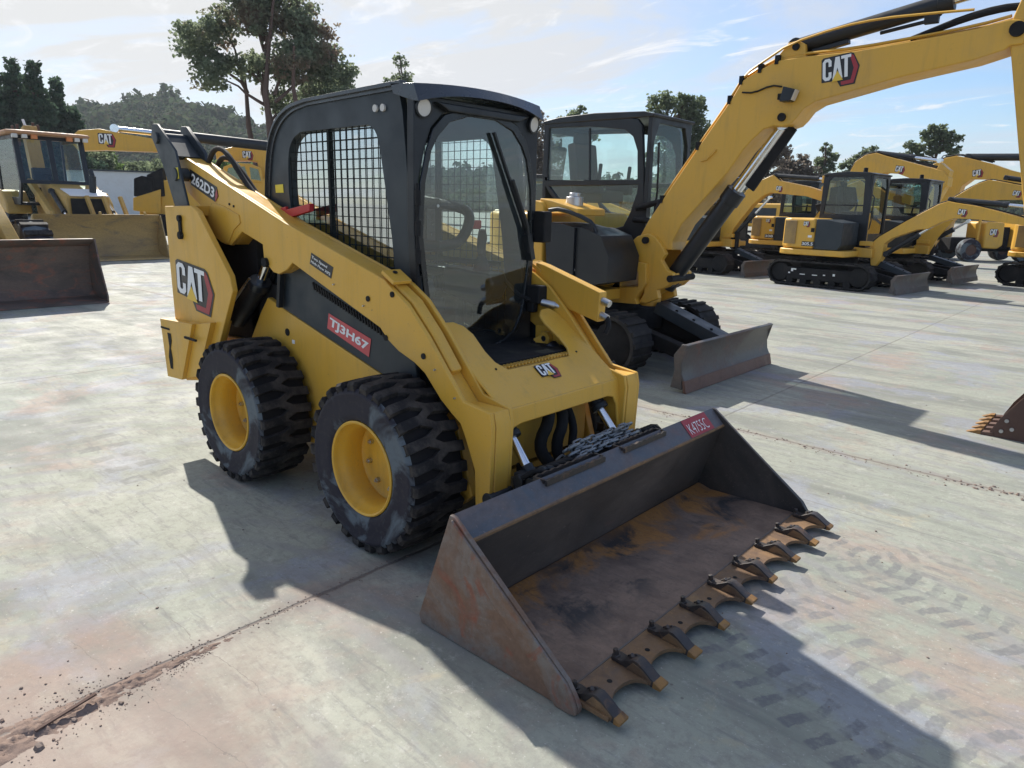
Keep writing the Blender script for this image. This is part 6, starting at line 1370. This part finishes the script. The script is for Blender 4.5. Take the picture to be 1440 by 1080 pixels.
def tree(name, u_xy, h, blobs, leaf, size, n, label, trunk=.3, stems=None, seed=1, group=None, sub_=1.0):
    rr = random.Random(seed)
    T = thing(name, label, 'tree', (u_xy[0], u_xy[1], 0), rr.uniform(0, 20) - 10, group)
    q = K('bark')
    top = max(blobs, key=lambda b2: b2[2])
    st_ = stems or [(0, 0, top[0], top[1], top[2])]
    for (x0, y0, x1, y1, z1) in st_: limb(q, (x0, y0, 0), (x1, y1, z1), trunk, trunk * .25, rr)
    for b2 in blobs:
        s_ = min(st_, key=lambda s2: abs(s2[2] - b2[0]) + abs(s2[3] - b2[1])); t = max(.25, min(.8, (b2[2] - b2[3] * 1.2) / max(s_[4], 1)))
        limb(q, (s_[0] + (s_[2] - s_[0]) * t, s_[1] + (s_[3] - s_[1]) * t, s_[4] * t), (b2[0], b2[1], b2[2] + b2[3] * .3), trunk * .4, trunk * .08, rr)
    q.build('trunk', T, smooth=60)
    q = K(leaf); crown(q, blobs, n, size, seed * 7 + 1); q.build('crown', T, smooth=0)
    return T
# a blob list is given across the view: side offset, depth offset, height, radius -> turned to face the camera
def across(u, blobs):
    a = math.atan2(0.6697, 0.7422) - math.atan((u - 720) / 991.0)
    c_, s_ = math.cos(a), math.sin(a)
    return [(x * c_ - y * s_, x * s_ + y * c_, z, r, sq) for x, y, z, r, sq in blobs]
# tall eucalyptus behind the skid steer
rr = random.Random(11); D_ = 46
spec = [(-4.0, 0, 10.8, 1.5, .8), (-2.6, .8, 11.9, 1.3, .8), (-3.4, -.6, 8.8, 1.2, .8), (-1.4, 0, 13.6, 1.5, .9), (.2, 0, 14.7, 1.6, .9), (1.3, .5, 12.9, 1.7, .9), (-.6, -.4, 12.3, 1.4, .8), (2.6, 0, 11.2, 1.8, .9), (3.6, .4, 9.6, 1.7, .9), (1.4, -.8, 9.9, 1.6, .9), (-.8, .6, 9.7, 1.2, .8), (4.5, -.3, 7.8, 1.3, .9), (2.8, .5, 7.4, 1.4, .9), (.6, .4, 7.6, 1.1, .8), (-2.2, .3, 9.8, .9, .7), (3.9, .2, 5.6, 1.3, .9), (-1.0, .0, 14.9, 1.0, .8)]
tree('eucalyptus_tree', (-40.59, 22.17), 15, across(388, spec), 'leaf_euc', .105, 34000, 'tall eucalyptus with reddish trunks and an open crown behind the skid steer cab', .30, [(-.9, 0, -3.2, 0, 10.5), (-.2, .2, -.4, 0, 14.0), (.3, -.2, 1.2, 0, 13.5), (.9, .2, 3.2, 0, 10.5)], 11)
tree('broadleaf_tree', (-43.34, 28.01), 9, across(462, [(0, 0, 9.0, 1.7, .9), (1.3, 0, 7.6, 1.6, .9), (-1.2, .2, 7.2, 1.7, .9), (.6, -.4, 5.6, 2.0, .9), (-.8, .3, 4.6, 1.8, .9), (1.7, .3, 5.2, 1.3, .9)]), 'leaf_dark', .12, 20000, 'dense green tree at the right foot of the tall eucalyptus', .25, None, 12)
# dark conifers at the left
for i, (u, dep, h, w) in enumerate([(8, 56, 10.8, 2.5), (45, 58, 12.4, 2.3), (72, 57, 12.0, 2.2), (100, 60, 11.4, 2.4), (-30, 56, 11.0, 2.6)]):
    bl = []; r3 = random.Random(40 + i)
    for k in range(15):
        t = k / 14.0; rad = w * (1 - t ** 1.6 * .80) * r3.uniform(.78, 1.05)
        bl.append((r3.gauss(0, .3 * w * (1 - t)), r3.gauss(0, .25 * w), 1.6 + (h - 2.4) * t, max(.55, rad * .85), 1.0))
        if k < 13: bl.append((r3.choice((-1, 1)) * w * (1 - .8 * t) * r3.uniform(.5, .9), r3.gauss(0, .4), 1.8 + (h - 2.4) * t, max(.45, rad * .45), 1.2))
    lab = ['dark conifer at the left photo edge', 'tallest dark conifer of the left group, with a split top', 'dark conifer right of the tallest one in the left group', 'dark conifer at the right end of the left group, above the loader cab', 'dark conifer cut by the left photo edge'][i]
    tree('conifer_tree', [(-65.91, 13.19), (-66.75, 15.2), (-64.4, 15.93), (-66.67, 18.05), (-67.5, 11.75)][i], h, across(u, bl), 'leaf_conifer', .14, 34000, lab, .28, None, 40 + i, 'dark conifers at left')
for i, (u, lab) in enumerate([(150, 'bright green bushy tree between the conifers and the hill'), (205, 'dark round shrub behind the white shed'), (118, 'leafy shrub behind the left loader cab'), (260, 'low scrub tree above the lift arm at left'), (320, 'green scrub tree left of the eucalyptus foot')]):
    hh2 = [7.2, 5.4, 6.2, 4.8, 5.0][i]; w = [2.9, 3.2, 2.6, 3.2, 3.2][i]; r3 = random.Random(60 + i)
    bl = [(r3.uniform(-w, w) * .8, r3.uniform(-1, 1), hh2 * r3.uniform(.3, .8), w * r3.uniform(.36, .55), .85) for k in range(9)] + [(0, 0, hh2 - 1.2, 1.2, .9)]
    tree('shrub_tree', [(-75.58, 23.86), (-74.84, 27.3), (-72.7, 20.92), (-65.68, 27.26), (-58.75, 27.96)][i], hh2, across(u, bl), ['leaf_green', 'leaf_dark', 'leaf_dark', 'leaf_dark', 'leaf_green'][i],   .15, 13000, lab, .2, None, 60 + i)
# trees to the right
spec_r = [
 (566, 70, 'conifer_tree', 'leaf_dark', 'small conifer top peeking over the skid steer cab roof', [(0, 0, 14.6, .8, 1.2), (-.3, 0, 13.0, 1.2, .9), (.4, 0, 12.2, 1.3, .9), (0, 0, 10.5, 1.6, 1), (0, 0, 8.5, 1.9, 1), (0, 0, 6, 2.2, 1)], 4000),
 (752, 60, 'broadleaf_tree', 'leaf_brown', 'brownish tree in the gap right of the skid steer cab', [(0, 0, 8.6, 1.1, 1), (.2, 0, 7.2, 1.4, 1), (-.5, 0, 6.0, 1.6, 1), (.5, 0, 4.6, 1.7, 1), (0, 0, 3, 1.8, 1)], 4500),
 (802, 62, 'broadleaf_tree', 'leaf_dark', 'tree top just above the near excavator cab roof', [(0, 0, 9.2, 1.0, .9), (-.9, 0, 8.2, 1.2, .9), (.8, 0, 7.6, 1.3, .9), (0, 0, 5.8, 2.0, .9)], 4000),
 (948, 55, 'broadleaf_tree', 'leaf_dark', 'dark uneven tree behind the near excavator cab', [(-1.6, 0, 9.2, 1.1, .9), (-.3, 0, 9.4, 1.2, .9), (.9, 0, 9.0, 1.1, .9), (1.6, .2, 7.6, 1.3, .9), (-1.2, 0, 7.7, 1.3, .9), (.2, .3, 7.4, 1.5, .9), (1.0, 0, 5.8, 1.5, .9), (-.9, .2, 5.9, 1.5, .9), (1.9, 0, 5.6, 1.0, .9), (0, 0, 4.2, 2.0, .9)], 9000),
 (1045, 62, 'broadleaf_tree', 'leaf_brown', 'grey brown tree seen under the raised boom', [(-1.5, 0, 5.2, 1.4, .9), (0, 0, 6.6, 1.5, .9), (1.4, 0, 7.6, 1.4, .9), (2.2, 0, 6.2, 1.3, .9), (.8, 0, 5.0, 1.7, .9), (-2.2, 0, 3.8, 1.4, .9), (2.6, 0, 4.4, 1.4, .9), (0, 0, 3.0, 2.0, .9)], 8000),
 (1112, 66, 'broadleaf_tree', 'leaf_brown', 'bare brown tree right of the boom cylinder', [(-1.0, 0, 5.8, 1.2, .9), (.4, 0, 5.6, 1.3, .9), (1.4, 0, 5.2, 1.2, .9), (-.2, 0, 4.2, 1.6, .9), (1.8, 0, 3.8, 1.5, .9), (-1.6, 0, 3.6, 1.5, .9)], 6500),
 (1152, 68, 'conifer_tree', 'leaf_dark', 'small pointed tree left of the back excavator boom', [(0, 0, 7.6, .6, 1.2), (.2, 0, 6.6, 1.0, .9), (-.3, 0, 5.6, 1.2, .9), (.3, 0, 4.6, 1.4, .9), (0, 0, 3.2, 1.7, .9)], 4000),
 (1200, 72, 'broadleaf_tree', 'leaf_dark', 'tree just left of the high yellow boom elbow', [(-.9, 0, 6.6, 1.0, .9), (.6, 0, 7.6, 1.0, 1), (.2, 0, 6.4, 1.4, .9), (1.4, 0, 5.6, 1.2, .9), (-1.2, 0, 5.2, 1.4, .9), (0, 0, 4, 2, .9)], 5000),
 (1296, 62, 'broadleaf_tree', 'leaf_dark', 'round tree standing above the high booms at right', [(-1.2, 0, 7.3, .9, .9), (-.5, 0, 8.4, .9, .9), (.5, 0, 8.6, .8, .9), (1.3, 0, 8.0, .9, .9), (1.6, 0, 6.9, .8, .8), (.2, 0, 7.4, .9, .9), (-1.8, 0, 6.2, 1.0, .9), (0, 0, 5.6, 1.2, .9), (.8, 0, 4.4, 1.4, .9)], 5000),
 (1400, 90, 'broadleaf_tree', 'leaf_dark', 'low tree behind the far right booms', [(-2, 0, 4, 1.8, .9), (0, 0, 4.5, 1.8, .9), (2, 0, 4, 1.8, .9)], 3500)]
pos_r = [(-53.77, 43.55), (-37.36, 44.49), (-36.37, 48.16), (-25.96, 47.85), (-25.08, 58.34), (-23.55, 65.26), (-22.31, 69.16), (-21.18, 75.72), (-13.43, 68.86), (-13.63, 107.48)]
for i, (u, dep, nm, lf, lab, bl, n) in enumerate(spec_r):
    # break big blobs into ragged clumps
    r3 = random.Random(80 + i); b3 = []
    for (x, y, z, r, sq) in bl:
        b3.append((x, y, z, r * .72, sq))
        for k in range(3):
            a = r3.uniform(0, 6.28); b3.append((x + r * .75 * math.cos(a), y + r3.uniform(-.5, .5), z + r * .7 * math.sin(a), r * r3.uniform(.3, .5), .9))
    tree(nm, pos_r[i], 8, across(u, b3), lf, .12, int(n * 1.7), lab, .20, None, 80 + i)

# wooded hill
def hill_h(x):   # height along the ridge, metres across the view from its left end
    return 0
vx0, dep_h = -1000, 330
Rr = Vector((0.7422, 0.6697, 0)).normalized(); Ff = Vector((-0.6697, 0.7422, 0)).normalized(); C0 = Vector((2.547, -2.648, 0))
prof_u = [(-500, 60), (-200, 58), (0, 56), (90, 54), (130, 50), (170, 52), (200, 53), (240, 58), (262, 59), (290, 54), (330, 49), (380, 40), (430, 30), (520, 22), (650, 18), (800, 15), (1000, 12), (1300, 10), (1700, 8), (2200, 6)]
def ridge(u):
    for (a, ha), (b2, hb) in zip(prof_u, prof_u[1:]):
        if a <= u <= b2: return (ha + (hb - ha) * (u - a) / (b2 - a)) * .72
    return 7
q = M(); q.mat('hill_ground'); nu, nv = 60, 14; vs = []
hp = []
for i in range(nu + 1):
    u = -500 + 2700 * i / nu
    for j in range(nv + 1):
        t = j / nv; dp = 190 + 240 * t
        s_ = math.sin(min(1, t / .62) * math.pi / 2) if t < .62 else math.cos((t - .62) / .38 * math.pi / 2)
        z = ridge(u) * max(0, s_) ** 1.1 * .93 - .5 + 3 * noise.noise(Vector((u * .02, t * 6, 0)))
        p = C0 + Rr * ((u - 720) / 991 * dp) + Ff * dp; vs.append((p.x, p.y, z)); hp.append((u, dp, Vector((p.x, p.y, z)), t))
q.add(vs, [(i * (nv + 1) + j, (i + 1) * (nv + 1) + j, (i + 1) * (nv + 1) + j + 1, i * (nv + 1) + j + 1) for i in range(nu) for j in range(nv)])
ho = q.build('hill', smooth=60); tag(ho, kind='structure')
q = K('leaf_hill'); rh = random.Random(3); gh = np.random.default_rng(3)
for k in range(5200):
    u = rh.uniform(-60, 480) if k < 3600 else rh.uniform(480, 1500)
    t = rh.random() ** .9 * .66; dp = 190 + 240 * t
    s_ = math.sin(min(1, t / .62) * math.pi / 2) if t < .62 else math.cos((t - .62) / .38 * math.pi / 2)
    z = ridge(u) * max(0, s_) ** 1.1 * .93 - .5
    p = C0 + Rr * ((u - 720) / 991 * dp) + Ff * dp; R0 = rh.uniform(1.6, 3.6) * (1.5 if rh.random() < .08 else 1)
    zz = z + R0 * rh.uniform(.5, 1.1)
    m_ = 34; v = gh.normal(size=(m_, 3)); v[:, 2] = np.abs(v[:, 2]) * 1.1 - .25; v /= np.linalg.norm(v, axis=1)[:, None]
    cards(q, np.array([p.x, p.y, zz]) + v * (R0 * gh.uniform(.55, 1.0, m_))[:, None], R0 * .26, gh, 1.0, v + gh.normal(size=(m_, 3)) * .45)
fo = q.build('forest', smooth=0); tag(fo, 'wooded hillside of grey green trees beyond the yard at left', 'forest', kind='stuff')

# ================================================================ thin summer haze: one even, closed volume round the yard, the trees and the hill
m = bpy.data.materials.new('haze'); m.use_nodes = True; nn = m.node_tree; nn.nodes.clear()
pv_ = ND(nn, 'ShaderNodeVolumePrincipled', i_Density=0.00025); pv_.inputs['Color'].default_value = (0.80, 0.88, 1.0, 1); pv_.inputs['Anisotropy'].default_value = 0.3
oo = ND(nn, 'ShaderNodeOutputMaterial'); nn.links.new(pv_.outputs[0], oo.inputs['Volume']); MATS['haze'] = m
q = K('haze'); q.box((-60, 150, 44), (1500, 1500, 96)); hz = q.build('haze', smooth=0); tag(hz, kind='stuff')
SC.cycles.volume_step_rate = 5.0; SC.cycles.volume_max_steps = 64; SC.cycles.volume_bounces = 0
